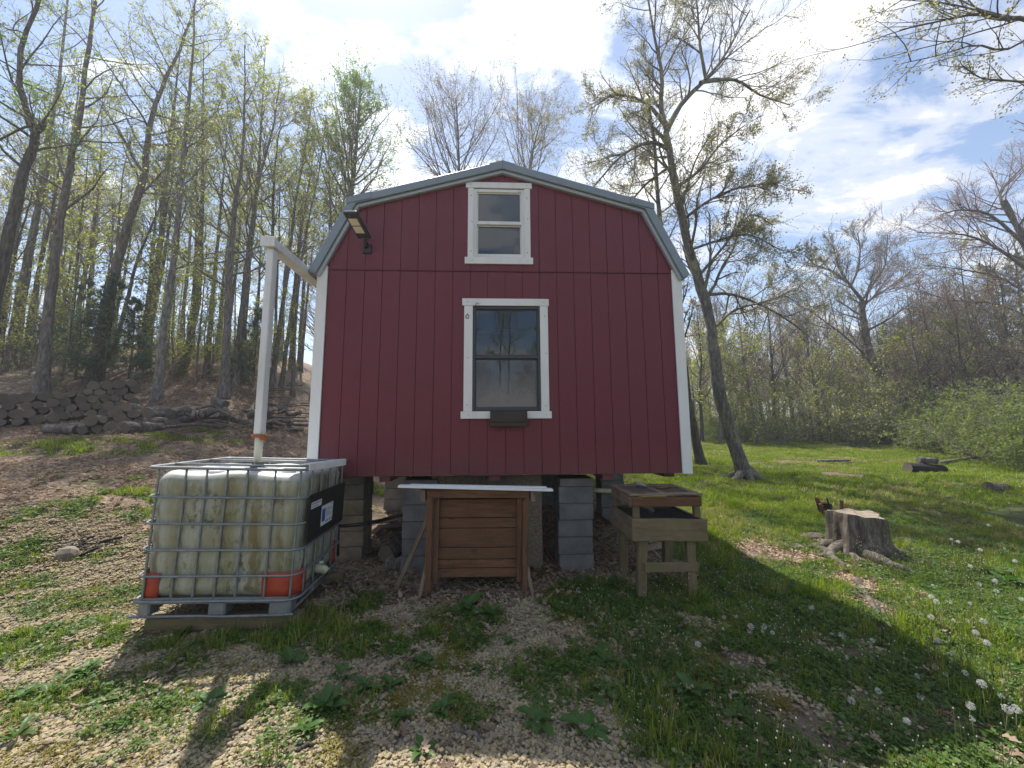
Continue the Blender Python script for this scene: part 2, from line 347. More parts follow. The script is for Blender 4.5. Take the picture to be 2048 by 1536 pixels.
def m_dust():
    """the dusty film on the lower pane: a stain with its own ragged edge"""
    m, t, o = newmat('dusty_glass_film')
    tc = N(t, 'ShaderNodeTexCoord'); sp = N(t, 'ShaderNodeSeparateXYZ'); t.links.new(tc.outputs['Object'], sp.inputs[0])
    n = noise(t, tc.outputs['Object'], 9, 6, .65); ad = N(t, 'ShaderNodeMath', operation='MULTIPLY_ADD', inp={1: .35}); t.links.new(n, ad.inputs[0]); t.links.new(sp.outputs[2], ad.inputs[2])
    f = rp(t, ad.outputs[0], [(.25, .7), (.72, 0)])
    df = N(t, 'ShaderNodeBsdfDiffuse'); df.inputs[0].default_value = (.29, .265, .255, 1); tr = N(t, 'ShaderNodeBsdfTransparent')
    mx = N(t, 'ShaderNodeMixShader'); t.links.new(f, mx.inputs[0]); t.links.new(tr.outputs[0], mx.inputs[1]); t.links.new(df.outputs[0], mx.inputs[2]); t.links.new(mx.outputs[0], o.inputs[0]); return m
M['glass'] = m_glass(); M['dust'] = m_dust()
def m_tank():
    m, t, o = newmat('stained_tank_plastic'); b = pbr(t, o, Roughness=.42)
    base = (.34, .355, .295)
    v = coords(t, (1, 1, .07), False); st = noise(t, v, 7.5, 7, .65)
    c = mixc(t, rp(t, st, [(.40, 0), (.60, .9)]), base, (.21, .21, .115))
    v2 = coords(t, (1, 1, .5), False); sp_ = noise(t, v2, 26, 5, .7)
    pat = noise(t, coords(t, (1, 1, 1), False), 2.5, 3)
    mu = N(t, 'ShaderNodeMath', operation='MULTIPLY'); t.links.new(rp(t, sp_, [(.50, 0), (.64, 1)]), mu.inputs[0]); t.links.new(rp(t, pat, [(.42, 0), (.6, 1)]), mu.inputs[1])
    c = mixc(t, mu.outputs[0], c, (.10, .105, .06))
    v3 = coords(t, (1, 1, .10), False); dk = noise(t, v3, 5.2, 5, .6, .3)
    c = mixc(t, rp(t, dk, [(.57, 0), (.68, .85)]), c, (.13, .10, .03))
    # the flat top takes a paler grey
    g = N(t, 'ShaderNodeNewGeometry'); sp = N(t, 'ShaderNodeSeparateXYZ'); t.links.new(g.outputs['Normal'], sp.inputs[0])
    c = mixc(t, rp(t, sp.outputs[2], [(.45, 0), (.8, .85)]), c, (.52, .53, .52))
    t.links.new(c, b.inputs['Base Color']); bump(t, b, dk, .25, .02)
    return m
M['tank'] = m_tank()
def m_osb():
    m, t, o = newmat('particle_board'); b = pbr(t, o, Roughness=.9)
    v = coords(t, (1, 1, 1)); vo = N(t, 'ShaderNodeTexVoronoi', inp={'Scale': 90}); t.links.new(v, vo.inputs['Vector'])
    c = rp(t, vo.outputs['Color'], [(.1, (.12, .09, .06)), (.5, (.20, .155, .11)), (.9, (.29, .24, .18))])
    c = mixc(t, rp(t, noise(t, v, 2, 5), [(.4, 0), (.7, .5)]), c, (.13, .12, .11)); t.links.new(c, b.inputs['Base Color']); bump(t, b, vo.outputs['Distance'], .4, .004); return m
M['osb'] = m_osb()
def m_logend():
    m, t, o = newmat('cut_log_end'); b = pbr(t, o, Roughness=.9)
    tc = N(t, 'ShaderNodeTexCoord'); sp = N(t, 'ShaderNodeSeparateXYZ'); t.links.new(tc.outputs['Object'], sp.inputs[0])
    ln = N(t, 'ShaderNodeVectorMath', operation='LENGTH'); cb = N(t, 'ShaderNodeCombineXYZ'); t.links.new(sp.outputs[1], cb.inputs[0]); t.links.new(sp.outputs[2], cb.inputs[1]); t.links.new(cb.outputs[0], ln.inputs[0])
    ns = noise(t, tc.outputs['Object'], 14, 4); ad = N(t, 'ShaderNodeMath', operation='MULTIPLY_ADD', inp={1: .03}); t.links.new(ns, ad.inputs[0]); t.links.new(ln.outputs['Value'], ad.inputs[2])
    wv = N(t, 'ShaderNodeMath', operation='SINE'); mm = N(t, 'ShaderNodeMath', operation='MULTIPLY', inp={1: 330.}); t.links.new(ad.outputs[0], mm.inputs[0]); t.links.new(mm.outputs[0], wv.inputs[0])
    c = rp(t, wv.outputs[0], [(0, (.15, .12, .09)), (1, (.27, .22, .17))]); oi = N(t, 'ShaderNodeObjectInfo'); c = mixc(t, rp(t, oi.outputs['Random'], [(0, 0), (1, .8)]), c, (.07, .058, .048)); t.links.new(mixc(t, rp(t, noise(t, coords(t), 4, 5), [(.35, 0), (.7, .7)]), c, (.075, .065, .058)), b.inputs['Base Color']); return m
M['logend'] = m_logend()
def m_stumptop():
    m, t, o = newmat('weathered_cut_wood'); b = pbr(t, o, Roughness=.9)
    v = coords(t, (1, 1, 1), False); n = noise(t, v, 7, 8, .7, .8); vo = N(t, 'ShaderNodeTexVoronoi', feature='DISTANCE_TO_EDGE', inp={'Scale': 5}); t.links.new(v, vo.inputs['Vector'])
    c = rp(t, n, [(.3, (.20, .16, .115)), (.55, (.30, .245, .18)), (.75, (.14, .11, .08))]); c = mixc(t, rp(t, vo.outputs['Distance'], [(.0, .8), (.04, 0)]), c, (.07, .05, .04))
    t.links.new(c, b.inputs['Base Color']); bump(t, b, n, .5, .01); return m
M['stumptop'] = m_stumptop()
M['rotten'] = m_wood('rotten_wood', (.26, .11, .055), (.16, .06, .03), (.03, .018, .013), False, .95)

# ------------------------------------------------------------------ ground cover fields
def ell(X, Y, cx, cy, rx, ry, a=0., soft=.5):
    c, s = math.cos(a), math.sin(a); dx = X-cx; dy = Y-cy
    r = np.hypot((c*dx+s*dy)/rx, (-s*dx+c*dy)/ry); return 1-smooth(1-soft, 1+soft, r)
def gel(X, Y, px, py, rx, ry, a=0., soft=.5):
    g = G(px, py); return ell(X, Y, g.x, g.y, rx, ry, a, soft)
def fields(X, Y):
    """grass, dry leaves, bare soil (0..1 each); what is left is gravel"""
    X = np.asarray(X, float); Y = np.asarray(Y, float); d = Y+4.345
    n1 = fbm(X*1.3, Y*1.3, 4); n2 = fbm(X*3.7+9, Y*3.7+3, 3); n3 = fbm(X*.45+3, Y*.45+8, 3)
    # meadow on the right
    g = smooth(.35, 1.3, X+.9*(n1-.5)+.25*(Y+2.4))*.97
    g = g*(1-.9*smooth(.60, .72, n2)*smooth(4, -1, Y)*smooth(4.2, 1.2, X))
    bare = 0
    for px, py, rx, ry, a in ((1560, 1100, .75, .38, .2), (1640, 1085, .5, .3, 0), (1500, 1075, .5, .25, .4), (1712, 1165, .18, .28, -.3), (1755, 1215, .12, .3, -.35), (1610, 1455, .28, .2, .2), (1480, 1330, .2, .12, 0), (1700, 1300, .2, .12, 0), (1560, 925, 1.6, .5, 0), (1700, 950, 1.2, .5, 0)):
        bare = np.maximum(bare, gel(X, Y, px, py, rx, ry, a)*(.55+.8*n2))
    # gravel yard before the shed and on the left, with patches of green
    patch = 0
    for px, py, rx, ry, a, s in ((760, 1270, .55, .30, .1, .95), (640, 1240, .4, .25, 0, .7), (930, 1240, .4, .22, 0, .8), (1180, 1215, .5, .3, 0, .9), (1290, 1260, .5, .35, 0, .95), (900, 1290, .28, .2, .3, .9), (560, 1290, .35, .22, 0, .8), (400, 1280, .55, .25, 0, .85), (530, 1400, .3, .16, .2, .8), (640, 1430, .22, .14, .3, .8), (300, 1440, .28, .10, .5, .9), (160, 1270, .50, .28, .3, 1.), (20, 1310, .4, .22, 0, 1.), (60, 1410, .45, .22, .3, .9), (110, 1100, .4, .22, 0, .35), (30, 1110, .3, .3, 0, 1.), (90, 1190, .3, .16, 0, .9), (200, 1115, .25, .14, 0, .8), (60, 1180, .35, .2, 0, .9),
                                  (150, 1010, 1.0, .28, .15, .9), (280, 985, .7, .2, .1, .9), (40, 1040, .7, .3, 0, .9), (250, 1040, .3, .25, 0, .7), (350, 1010, .3, .25, 0, .8), (60, 895, 2.4, .5, -.1, .95), (200, 885, 1.8, .45, -.1, .95), (330, 876, 1.2, .4, 0, .8), (440, 872, 1.0, .35, 0, .7), (740, 980, .55, .7, 0, .95), (650, 905, 1.0, .5, 0, .5), (960, 1440, .16, .12, 0, .6), (1130, 1340, .2, .13, 0, .8), (1330, 1400, .45, .3, 0, .9), (1060, 1360, .14, .1, 0, .8), (1450, 1500, .5, .2, 0, .9), (870, 1420, .2, .1, 0, .5), (820, 1500, .2, .1, 0, .3)):
        patch = np.maximum(patch, s*gel(X, Y, px, py, rx, ry, a))
    patch = patch*smooth(.40, .64, n2+.06+.12*smooth(-2.2, -1.2, X))
    g = np.maximum(g*(1-np.clip(bare, 0, 1)), patch)
    g = np.maximum(g, .6*smooth(.50, .64, n1-.05*smooth(-2.2, -3, X))*smooth(9, 6, d)*smooth(-2.9, -1.7, Y))
    under = smooth(2.25, 2.0, np.abs(X))*smooth(-.35, .1, Y)*smooth(7.6, 7.2, Y)
    g = g*(1-under)
    woods = smooth(12.0, 13.6, d+.35*n1)*smooth(-3.5, -6.5, X+.12*d)
    g = g*(1-.93*woods)
    g = np.where(d > 26, g*(1-.5*smooth(26, 34, d)), g)
    leaf = np.maximum(woods*.95, under*.75)
    lw = smooth(-2.6, -3.8, X)*smooth(4.4, 5.6, d)
    leaf = np.maximum(leaf, lw*(.5+.5*smooth(.4, .6, n1)))
    leaf = np.maximum(leaf, .55*smooth(.55, .68, n3+.1)*smooth(1.4, .4, np.abs(X+.2)*.6)*smooth(-2.0, -1.2, Y))
    dirt = np.maximum(smooth(.3, .8, np.clip(bare, 0, 1)), .9*smooth(-2.2, -3.2, X)*smooth(5.9, 6.7, d+.6*(n1-.5))*smooth(10.6, 9.2, d))
    foot = smooth(1.5, 1.0, np.abs(X+.35))*smooth(-1.0, -.5, Y+.3*(n1-.5)); leaf = np.maximum(leaf, foot*.8); foot2 = smooth(-2.1, -1.8, X)*smooth(-1.0, -1.3, X)*smooth(-.6, -.2, Y); leaf = np.maximum(leaf, foot2*.7); dirt = np.maximum(dirt, np.maximum(foot, foot2)*.95)
    dirt = np.maximum(dirt, under*.8); dirt = np.maximum(dirt, .8*smooth(1.0, 2.0, X)); dirt = np.maximum(dirt, smooth(10.5, 12, d)*.8)
    return np.clip(g, 0, 1), np.clip(leaf, 0, 1), np.clip(dirt, 0, 1)
def axis(lo, hi, step, far, grow):
    a = list(np.arange(lo, hi, step)); s = step; x = hi
    while x < far: a.append(x); s *= grow; x += s
    a.append(far); s = step; x = lo-step
    while x > -far: a.insert(0, x); s *= grow; x -= s
    a.insert(0, -far); return np.array(a)
def m_ground():
    m, t, o = newmat('ground'); b = pbr(t, o, Roughness=.95); b.inputs['Specular IOR Level'].default_value = .2
    v = coords(t, (1, 1, 1), False)
    at = N(t, 'ShaderNodeAttribute', attribute_name='msk'); sp = N(t, 'ShaderNodeSeparateColor'); t.links.new(at.outputs['Color'], sp.inputs[0])
    wob = noise(t, v, 11, 5, .65)
    def msk(i, a, bb):
        ad = N(t, 'ShaderNodeMath', operation='MULTIPLY_ADD', inp={1: .5, 2: -.25}); t.links.new(wob, ad.inputs[0])
        a2 = N(t, 'ShaderNodeMath', operation='ADD'); t.links.new(ad.outputs[0], a2.inputs[0]); t.links.new(sp.outputs[i], a2.inputs[1]); return rp(t, a2.outputs[0], [(a, 0), (bb, 1)])
    vo = N(t, 'ShaderNodeTexVoronoi', inp={'Scale': 42}); t.links.new(v, vo.inputs['Vector'])
    ve = N(t, 'ShaderNodeTexVoronoi', feature='DISTANCE_TO_EDGE', inp={'Scale': 42}); t.links.new(v, ve.inputs['Vector'])
    sc1 = N(t, 'ShaderNodeSeparateColor'); t.links.new(vo.outputs['Color'], sc1.inputs[0])
    grav = rp(t, sc1.outputs[0], [(.05, (.13, .095, .062)), (.35, (.22, .165, .105)), (.7, (.31, .24, .16)), (.95, (.23, .20, .16))])
    grav = mixc(t, rp(t, ve.outputs['Distance'], [(0, .85), (.12, 0)]), grav, (.09, .065, .045))
    vl = N(t, 'ShaderNodeTexVoronoi', inp={'Scale': 15, 'Randomness': 1}); dv = N(t, 'ShaderNodeVectorMath', operation='ADD')
    nv = N(t, 'ShaderNodeTexNoise', inp={'Scale': 5, 'Detail': 3}); t.links.new(v, nv.inputs['Vector']); s2 = N(t, 'ShaderNodeVectorMath', operation='SCALE', inp={'Scale': .25}); t.links.new(nv.outputs['Color'], s2.inputs[0])
    t.links.new(v, dv.inputs[0]); t.links.new(s2.outputs[0], dv.inputs[1]); t.links.new(dv.outputs[0], vl.inputs['Vector'])
    sc2 = N(t, 'ShaderNodeSeparateColor'); t.links.new(vl.outputs['Color'], sc2.inputs[0])
    leaf = rp(t, sc2.outputs[0], [(0, (.095, .065, .046)), (.4, (.175, .125, .088)), (.75, (.26, .195, .14)), (1, (.35, .28, .215))])
    leaf = mixc(t, rp(t, noise(t, v, 28, 5, .7), [(.35, .6), (.6, 0)]), leaf, (.07, .045, .03))
    dirt = rp(t, noise(t, v, 9, 8, .7), [(.3, (.08, .057, .042)), (.55, (.16, .118, .085)), (.8, (.245, .19, .14))])
    grs = rp(t, noise(t, v, 14, 6, .7), [(.3, (.035, .042, .016)), (.55, (.065, .08, .025)), (.8, (.12, .115, .05))])
    c = mixc(t, msk(2, .3, .7), grav, dirt); c = mixc(t, msk(1, .35, .75), c, leaf); c = mixc(t, msk(0, .3, .75), c, grs)
    t.links.new(c, b.inputs['Base Color'])
    h1 = N(t, 'ShaderNodeMath', operation='MULTIPLY_ADD', inp={1: .6}); t.links.new(noise(t, v, 30, 6, .7), h1.inputs[0]); t.links.new(ve.outputs['Distance'], h1.inputs[2])
    bump(t, b, h1.outputs[0], .8, .02); return m
def ground():
    xs = axis(-7, 8, .075, 170, 1.07); ys = axis(-4.6, 7, .075, 170, 1.07)
    X, Y = np.meshgrid(xs, ys); Z = terrain(X, Y)
    V = np.stack([X, Y, Z], -1).reshape(-1, 3); nx = len(xs); ny = len(ys)
    i = np.arange(ny-1)[:, None]*nx+np.arange(nx-1)[None]; F = np.stack([i, i+1, i+nx+1, i+nx], -1).reshape(-1, 4)
    me = fastmesh('ground', V, F, [m_ground()])
    g, l, d = fields(X.ravel(), Y.ravel())
    a = me.attributes.new('msk', 'FLOAT_COLOR', 'POINT'); a.data.foreach_set('color', np.stack([g, l, d, np.ones_like(g)], -1).astype(np.float32).ravel())
    o = obj('ground', me); tag(o, 'sloping yard of gravel, bare soil, leaf litter and rough grass', None, None, 'structure')
ground()

# ------------------------------------------------------------------ the shed
ZB, ZS, DEPTH = 1.085, 3.468, 7.3
PROF = [(-2.235, 3.415), (-1.795, 4.325), (0, 4.825), (1.795, 4.325), (2.235, 3.415)]
def offset(prof, wd):
    out = []; n = len(prof)
    for i in range(n):
        ns = []
        for a, b in ((i-1, i), (i, i+1)):
            if a >= 0 and b < n:
                dx, dz = prof[b][0]-prof[a][0], prof[b][1]-prof[a][1]; l = math.hypot(dx, dz); ns.append((dz/l, -dx/l))
        mx, mz = sum(q[0] for q in ns)/len(ns), sum(q[1] for q in ns)/len(ns); k = wd/(mx*mx+mz*mz)
        out.append((prof[i][0]+mx*k, prof[i][1]+mz*k))
    return out
def ztop(x, prof):
    for (a, b), (c, d) in zip(prof, prof[1:]):
        if a <= x <= c: return b+(d-b)*(x-a)/(c-a)
    return None
WL = (-.357, .439, 1.80, 3.03); WU = (-.352, .268, 3.632, 4.508)      # openings
shed = empty('shed', (0, 0, ZB), label='dark red barn shed with gambrel roof raised on concrete block piers', cat='shed')
SH = lambda o: (setattr(o, 'parent', shed), setattr(o, 'matrix_parent_inverse', Matrix.Translation((0, 0, -ZB))), o)[2]
def prism_xz(name, polys, y0, y1, mat, parent=None):
    V = []; F = []
    for p in polys:
        n = len(V); k = len(p); V += [(x, y0, z) for x, z in p]+[(x, y1, z) for x, z in p]
        F += [tuple(range(n, n+k)), tuple(range(n+2*k-1, n+k-1, -1))]+[(n+i, n+k+i, n+k+(i+1) % k, n+(i+1) % k) for i in range(k)]
    me = pmesh(name, V, F, [mat]); me.validate()
    import bmesh
    bm = bmesh.new(); bm.from_mesh(me); bmesh.ops.recalc_face_normals(bm, faces=bm.faces); bm.to_mesh(me); bm.free()
    return obj(name, me, parent)
def cut(xa, xb, za, zb, op):
    """a rectangle less an opening, as rectangles"""
    x0, x1, z0, z1 = op
    if xb <= x0 or xa >= x1: return [(xa, xb, za, zb)]
    out = []
    if za < z0: out.append((xa, xb, za, z0))
    if zb > z1: out.append((xa, xb, z1, zb))
    if xa < x0: out.append((xa, x0, z0, z1))
    if xb > x1: out.append((x1, xb, z0, z1))
    return out
def shed_build():
    wall = SH(boxes('gable_wall', [(a, b, .014, .09, c, d) for a, b, c, d in cut(-2.10, 2.10, ZB+.005, ZS, WL)], M['red_groove']))
    PI_ = offset(PROF, .06)
    up = [[(a, c), (b, c), (b, d), (a, d)] for a, b, c, d in cut(-1.0, 1.0, ZS, 4.515, WU)]
    tl = lambda x: ztop(x, PI_)
    up += [[(-2.10, ZS), (-1.0, ZS), (-1.0, tl(-1.0)), (PI_[1][0], PI_[1][1]), (-2.10, max(ZS+.02, tl(-2.10)))], [(1.0, ZS), (2.10, ZS), (2.10, max(ZS+.02, tl(2.10))), (PI_[3][0], PI_[3][1]), (1.0, tl(1.0))], [(-1, 4.515), (1, 4.515), (1, tl(1.)), (0, PI_[2][1]), (-1, tl(-1.))]]
    wall2 = SH(prism_xz('gable_wall', up, .014, .09, M['red_groove']))
    gx = [-2.04]+[.026+.2057*k for k in range(-10, 10) if -2.03 < .026+.2057*k < 2.03]+[2.04]
    gp = .003
    for i in range(len(gx)-1):
        xa, xb = gx[i]+gp, gx[i+1]-gp
        pc = cut(xa, xb, ZB, ZS-.012, WL)
        # a strip the window interrupts is two strips, one above and one below; a notched one stays whole
        for grp in ([[q] for q in pc] if len(pc) == 2 else [pc]):
            o = boxes('siding_board', [(a, b, .0, .0139, c, d) for a, b, c, d in grp], M['red'], None); o.parent = wall
        # the upper panel stands a little proud, its strips end at the roof line
        pol = []
        for a, b, c, d in cut(xa, xb, ZS+.004, 9., WU):
            if d > 5:
                ka = [x for x in (PI_[1][0], 0, PI_[3][0]) if a < x < b]; top = [(x, tl(x)) for x in [b]+sorted(ka, reverse=True)+[a] if tl(x)]
                if min(z for _, z in top) < c: continue
                pol.append([(a, c), (b, c)]+top)
            else: pol.append([(a, c), (b, c), (b, d), (a, d)])
        for grp in ([[q] for q in pol] if len(pol) == 2 else [pol] if pol else []):
            o = prism_xz('siding_board', grp, -.006, .0139, M['red']); o.parent = wall2
    SH(boxes('drip_flashing', [(-2.05, 2.05, -.012, .012, ZS-.0115, ZS+.0035)], M['red_groove']))
    # corner boards
    for s in (-1, 1):
        x0, x1 = sorted((s*2.04, s*2.137)); SH(bevel(boxes('corner_trim', [(x0, x1, -.022, -.001, ZB-.005, ZS+.03)], M['white']), .002))
        x0, x1 = sorted((s*2.1375, s*2.157)); SH(boxes('corner_trim', [(x0, x1, -.02, .09, ZB-.005, 3.56)], M['white']))
        x0, x1 = sorted((s*2.10, s*2.137)); SH(boxes('side_wall', [(x0, x1, .0905, DEPTH, ZB, 3.56)], M['red']))
    SH(prism_xz('back_wall', [[(-2.09, ZB), (2.09, ZB), (2.09, 3.55), (1.72, 4.24), (0, 4.72), (-1.72, 4.24), (-2.09, 3.55)]], DEPTH-.06, DEPTH-.003, M['red']))
    SH(boxes('floor', [(-2.09, 2.09, .0905, DEPTH-.07, ZB+.01, ZB+.14)], M['wood_dark']))
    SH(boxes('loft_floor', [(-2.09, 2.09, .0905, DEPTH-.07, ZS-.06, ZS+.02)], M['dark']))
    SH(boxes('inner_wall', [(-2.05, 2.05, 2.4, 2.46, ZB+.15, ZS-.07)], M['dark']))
    for x in (-1.98, -1.32, -.1, 1.19, 1.98): SH(boxes('skid', [(x-.06, x+.06, .03 if abs(x) < 1.9 else .2, DEPTH-.1, 1.02, ZB+.004)], M['red']))
    for i in range(12):
        y = .25+i*.6; SH(boxes('joist', [(-2.08, 2.08, y, y+.04, ZB+.0045, ZB+.0095)], M['wood_dark']))
    # roof
    IN = offset(PROF, .045); roof = None
    for i in range(4):
        o = prism_xz('roof_panel', [[PROF[i], PROF[i+1], IN[i+1], IN[i]]], -.045, DEPTH+.05, M['roof']); SH(o)
    I1 = offset(PROF, .088); I2 = offset(PROF, .128); O1 = offset(PROF, -.004)
    for i in range(4):
        a = O1[i]; b = O1[i+1]
        SH(bevel(prism_xz('rake_trim', [[a, b, I1[i+1], I1[i]]], -.078, -.046, M['roof']), .004))
        SH(bevel(prism_xz('rake_trim_lip', [[I1[i], I1[i+1], I2[i+1], I2[i]]], -.052, -.0065, M['roof_light']), .003))
    for i in (1, 2):   # the upper trim runs a little past the break
        (ax, az), (bx, bz) = (O1[1], O1[2]) if i == 1 else (O1[3], O1[2]); l = math.hypot(bx-ax, bz-az); ux, uz = (ax-bx)/l, (az-bz)/l
        q = [(ax-ux*.25, az-uz*.25), (ax+ux*.05, az+uz*.05), (ax+ux*.05+abs(uz)*0, az+uz*.05-.075), (ax-ux*.25, az-uz*.25-.085)]
        SH(prism_xz('rake_trim', [q], -.086, -.079, M['roof']))
    SH(prism_xz('ridge_cap', [[(-.16, 4.787), (0, 4.832), (.16, 4.787), (.16, 4.800), (0, 4.846), (-.16, 4.800)]], -.07, DEPTH+.04, M['roof']))
    # eave boards under the lower roof edge
    for s in (-1, 1):
        x0, x1 = sorted((s*2.158, s*2.19)); SH(boxes('eave_board', [(x0, x1, -.02, DEPTH, 3.40, 3.50)], M['white']))

    def window(op, tr, mat_frame, rail, two_lights, fr, depth):
        x0, x1, z0, z1 = op
        wn = obj('window', None); wn.location = ((x0+x1)/2, 0, z0); SH(wn); bpy.context.view_layer.update()
        def P(o): o.parent = wn; o.matrix_parent_inverse = Matrix.Translation((-(x0+x1)/2, 0, -z0)); return o
        (hx0, hx1, hz0, hz1), (sx0, sx1), (bx0, bx1, bz0, bz1) = tr
        P(bevel(boxes('head_trim', [(hx0, hx1, -.026, -.0065, hz0, hz1)], M['white_worn']), .002))
        P(bevel(boxes('sill_trim', [(bx0, bx1, -.028, -.0065, bz0, bz1)], M['white_worn']), .002))
        P(bevel(boxes('side_trim', [(sx0, x0+.004, -.022, -.0065, bz1+.001, hz0-.001)], M['white_worn']), .002))
        P(bevel(boxes('side_trim', [(x1-.004, sx1, -.022, -.0065, bz1+.001, hz0-.001)], M['white_worn']), .002))
        for (xx, zz) in [(hx0+.06, (hz0+hz1)/2), (hx1-.06, (hz0+hz1)/2), (bx0+.09, (bz0+bz1)/2), (bx1-.06, (bz0+bz1)/2), (sx0+.04, z1-.1), (sx1-.04, z1-.12), (sx0+.05, (z0+z1)/2), (sx1-.03, (z0+z1)/2+.05), (sx0+.04, z0+.07), (sx1-.04, z0+.06)]:
            P(boxes('nail', [(xx-.004, xx+.004, -.0295, -.02, zz-.004, zz+.004)], M['bronze']))
        a = .0035; ya, yb = -.012, .07
        P(bevel(boxes('frame', [(x0+a, x0+fr, ya, yb, z0+a, z1-a), (x1-fr, x1-a, ya, yb, z0+a, z1-a), (x0+fr, x1-fr, ya+.001, yb, z1-fr, z1-a), (x0+fr, x1-fr, ya+.001, yb, z0+a, z0+fr)], mat_frame), .002))
        P(boxes('meeting_rail', [(x0+fr, x1-fr, ya+.004, yb-.01, rail-.017, rail+.017)], mat_frame))
        s2 = .014
        for (za, zb_, yy) in ((rail+.017, z1-fr, .018), (z0+fr, rail-.017, .035)):
            sa = P(boxes('sash', [(x0+fr, x0+fr+s2, yy-.012, yy+.012, za, zb_), (x1-fr-s2, x1-fr, yy-.012, yy+.012, za, zb_), (x0+fr+s2, x1-fr-s2, yy-.011, yy+.011, zb_-s2, zb_), (x0+fr+s2, x1-fr-s2, yy-.011, yy+.011, za, za+s2)], mat_frame))
            P(boxes('pane', [(x0+fr+s2, x1-fr-s2, yy-.002, yy+.002, za+s2, zb_-s2)], M['glass']))
            if two_lights:
                zm = (za+zb_)/2; w_ = x1-x0-2*fr
                P(boxes('muntin', [(x0+fr+w_*k/3-.006, x0+fr+w_*k/3+.006, yy+.004, yy+.010, za+s2, zb_-s2) for k in (1, 2)]+[(x0+fr+s2, x1-fr-s2, yy+.0045, yy+.0095, zm-.006, zm+.006)], M['bronze']))
        return wn, P
    wn, P = window(WL, ((-.475, .541, 3.034, 3.119), (-.452, .528), (-.482, .553, 1.714, 1.796)), M['bronze'], 2.427, True, .032, 0)
    fx0, fx1 = WL[0]+.05, WL[1]-.05
    f = P(obj('dust_film', pmesh('dust_film', [(0, 0, 0), (fx1-fx0, 0, 0), (fx1-fx0, 0, .55), (0, 0, .55)], [(0, 1, 2, 3)], [M['dust']]))); f.location = (fx0, .030, WL[2]+.05)
    for px, pz, rr in ((-.415, 2.90, .022), (-.30, 3.045, .02)):
        pts = [(px+rr*math.cos(a)*.85, -.0265, pz+rr*math.sin(a)) for a in np.linspace(.2, 5.9, 12)]
        P(tubeo('hook', pts, .0045, M['wood_grey'], None, 6))
    # small box of boards nailed beneath the lower sash
    for nm, b in (('ledge_board', (-.148, .268, -.105, -.085, 1.675, 1.795)), ('ledge_board', (-.146, .262, -.098, -.029, 1.625, 1.672)), ('ledge_board', (-.14, .262, -.084, -.029, 1.768, 1.790))):
        o = SH(boxes(nm, [b], M['wood_black'])); bevel(o, .003)
    for x in (-.10, .05, .21): SH(boxes('screw', [(x-.006, x+.006, -.1015, -.09, 1.643, 1.655)], M['black']))
    window(WU, ((-.446, .357, 4.512, 4.585), (-.418, .334), (-.452, .362, 3.545, 3.628)), M['vinyl'], 4.068, False, .042, 0)
shed_build()

# solar flood light on the gable
def flood():
    g = empty('solar_flood_light', (-1.60, -.02, 3.70), label='black solar flood light with two cream panels on red gable', cat='flood light')
    ex = Vector((.19, -.085, -.045)); ey = Vector((-.10, -.31, .20)); nn = ex.cross(ey); nn = -nn if nn.y > 0 else nn; nn.normalize()
    c0 = PX(713, 452, Y=-.26)
    ex.normalize(); ey = (ey-ex*ey.dot(ex)).normalized()
    def plate(name, u0, u1, v0, v1, t0, t1, mat, bw):
        V = [];
        for t in (t0, t1):
            for u, v in ((u0, v0), (u1, v0), (u1, v1), (u0, v1)): V.append(tuple(c0+ex*u+ey*v+nn*t))
        o = obj(name, pmesh(name, V, BF, [mat])); o.parent = g; o.matrix_parent_inverse = Matrix.Translation((1.60, .02, -3.70))
        if bw: bevel(o, bw, 3)
        return o
    plate('housing', -.10, .10, -.165, .165, -.035, .0, M['black'], .02)
    plate('led_panel', -.065, .065, .006, .088, .0, .004, M['led'], .002); plate('led_panel', -.065, .065, -.088, -.006, .0, .004, M['led'], .002)
    plate('motion_sensor', -.012, .012, .112, .135, .0, .012, M['rubber'], .003)
    b0 = c0-ey*.15-nn*.02; w0 = Vector((-1.60, -.008, 3.72))
    o = tubeo('bracket', [b0, (b0+w0)/2, w0], .024, M['black'], None, 8); o.parent = g; o.matrix_parent_inverse = Matrix.Translation((1.60, .02, -3.70))
    o = boxes('bracket_plate', [(-1.64, -1.55, -.03, -.0065, 3.66, 3.76)], M['black']); o.parent = g; o.matrix_parent_inverse = Matrix.Translation((1.60, .02, -3.70))
flood()

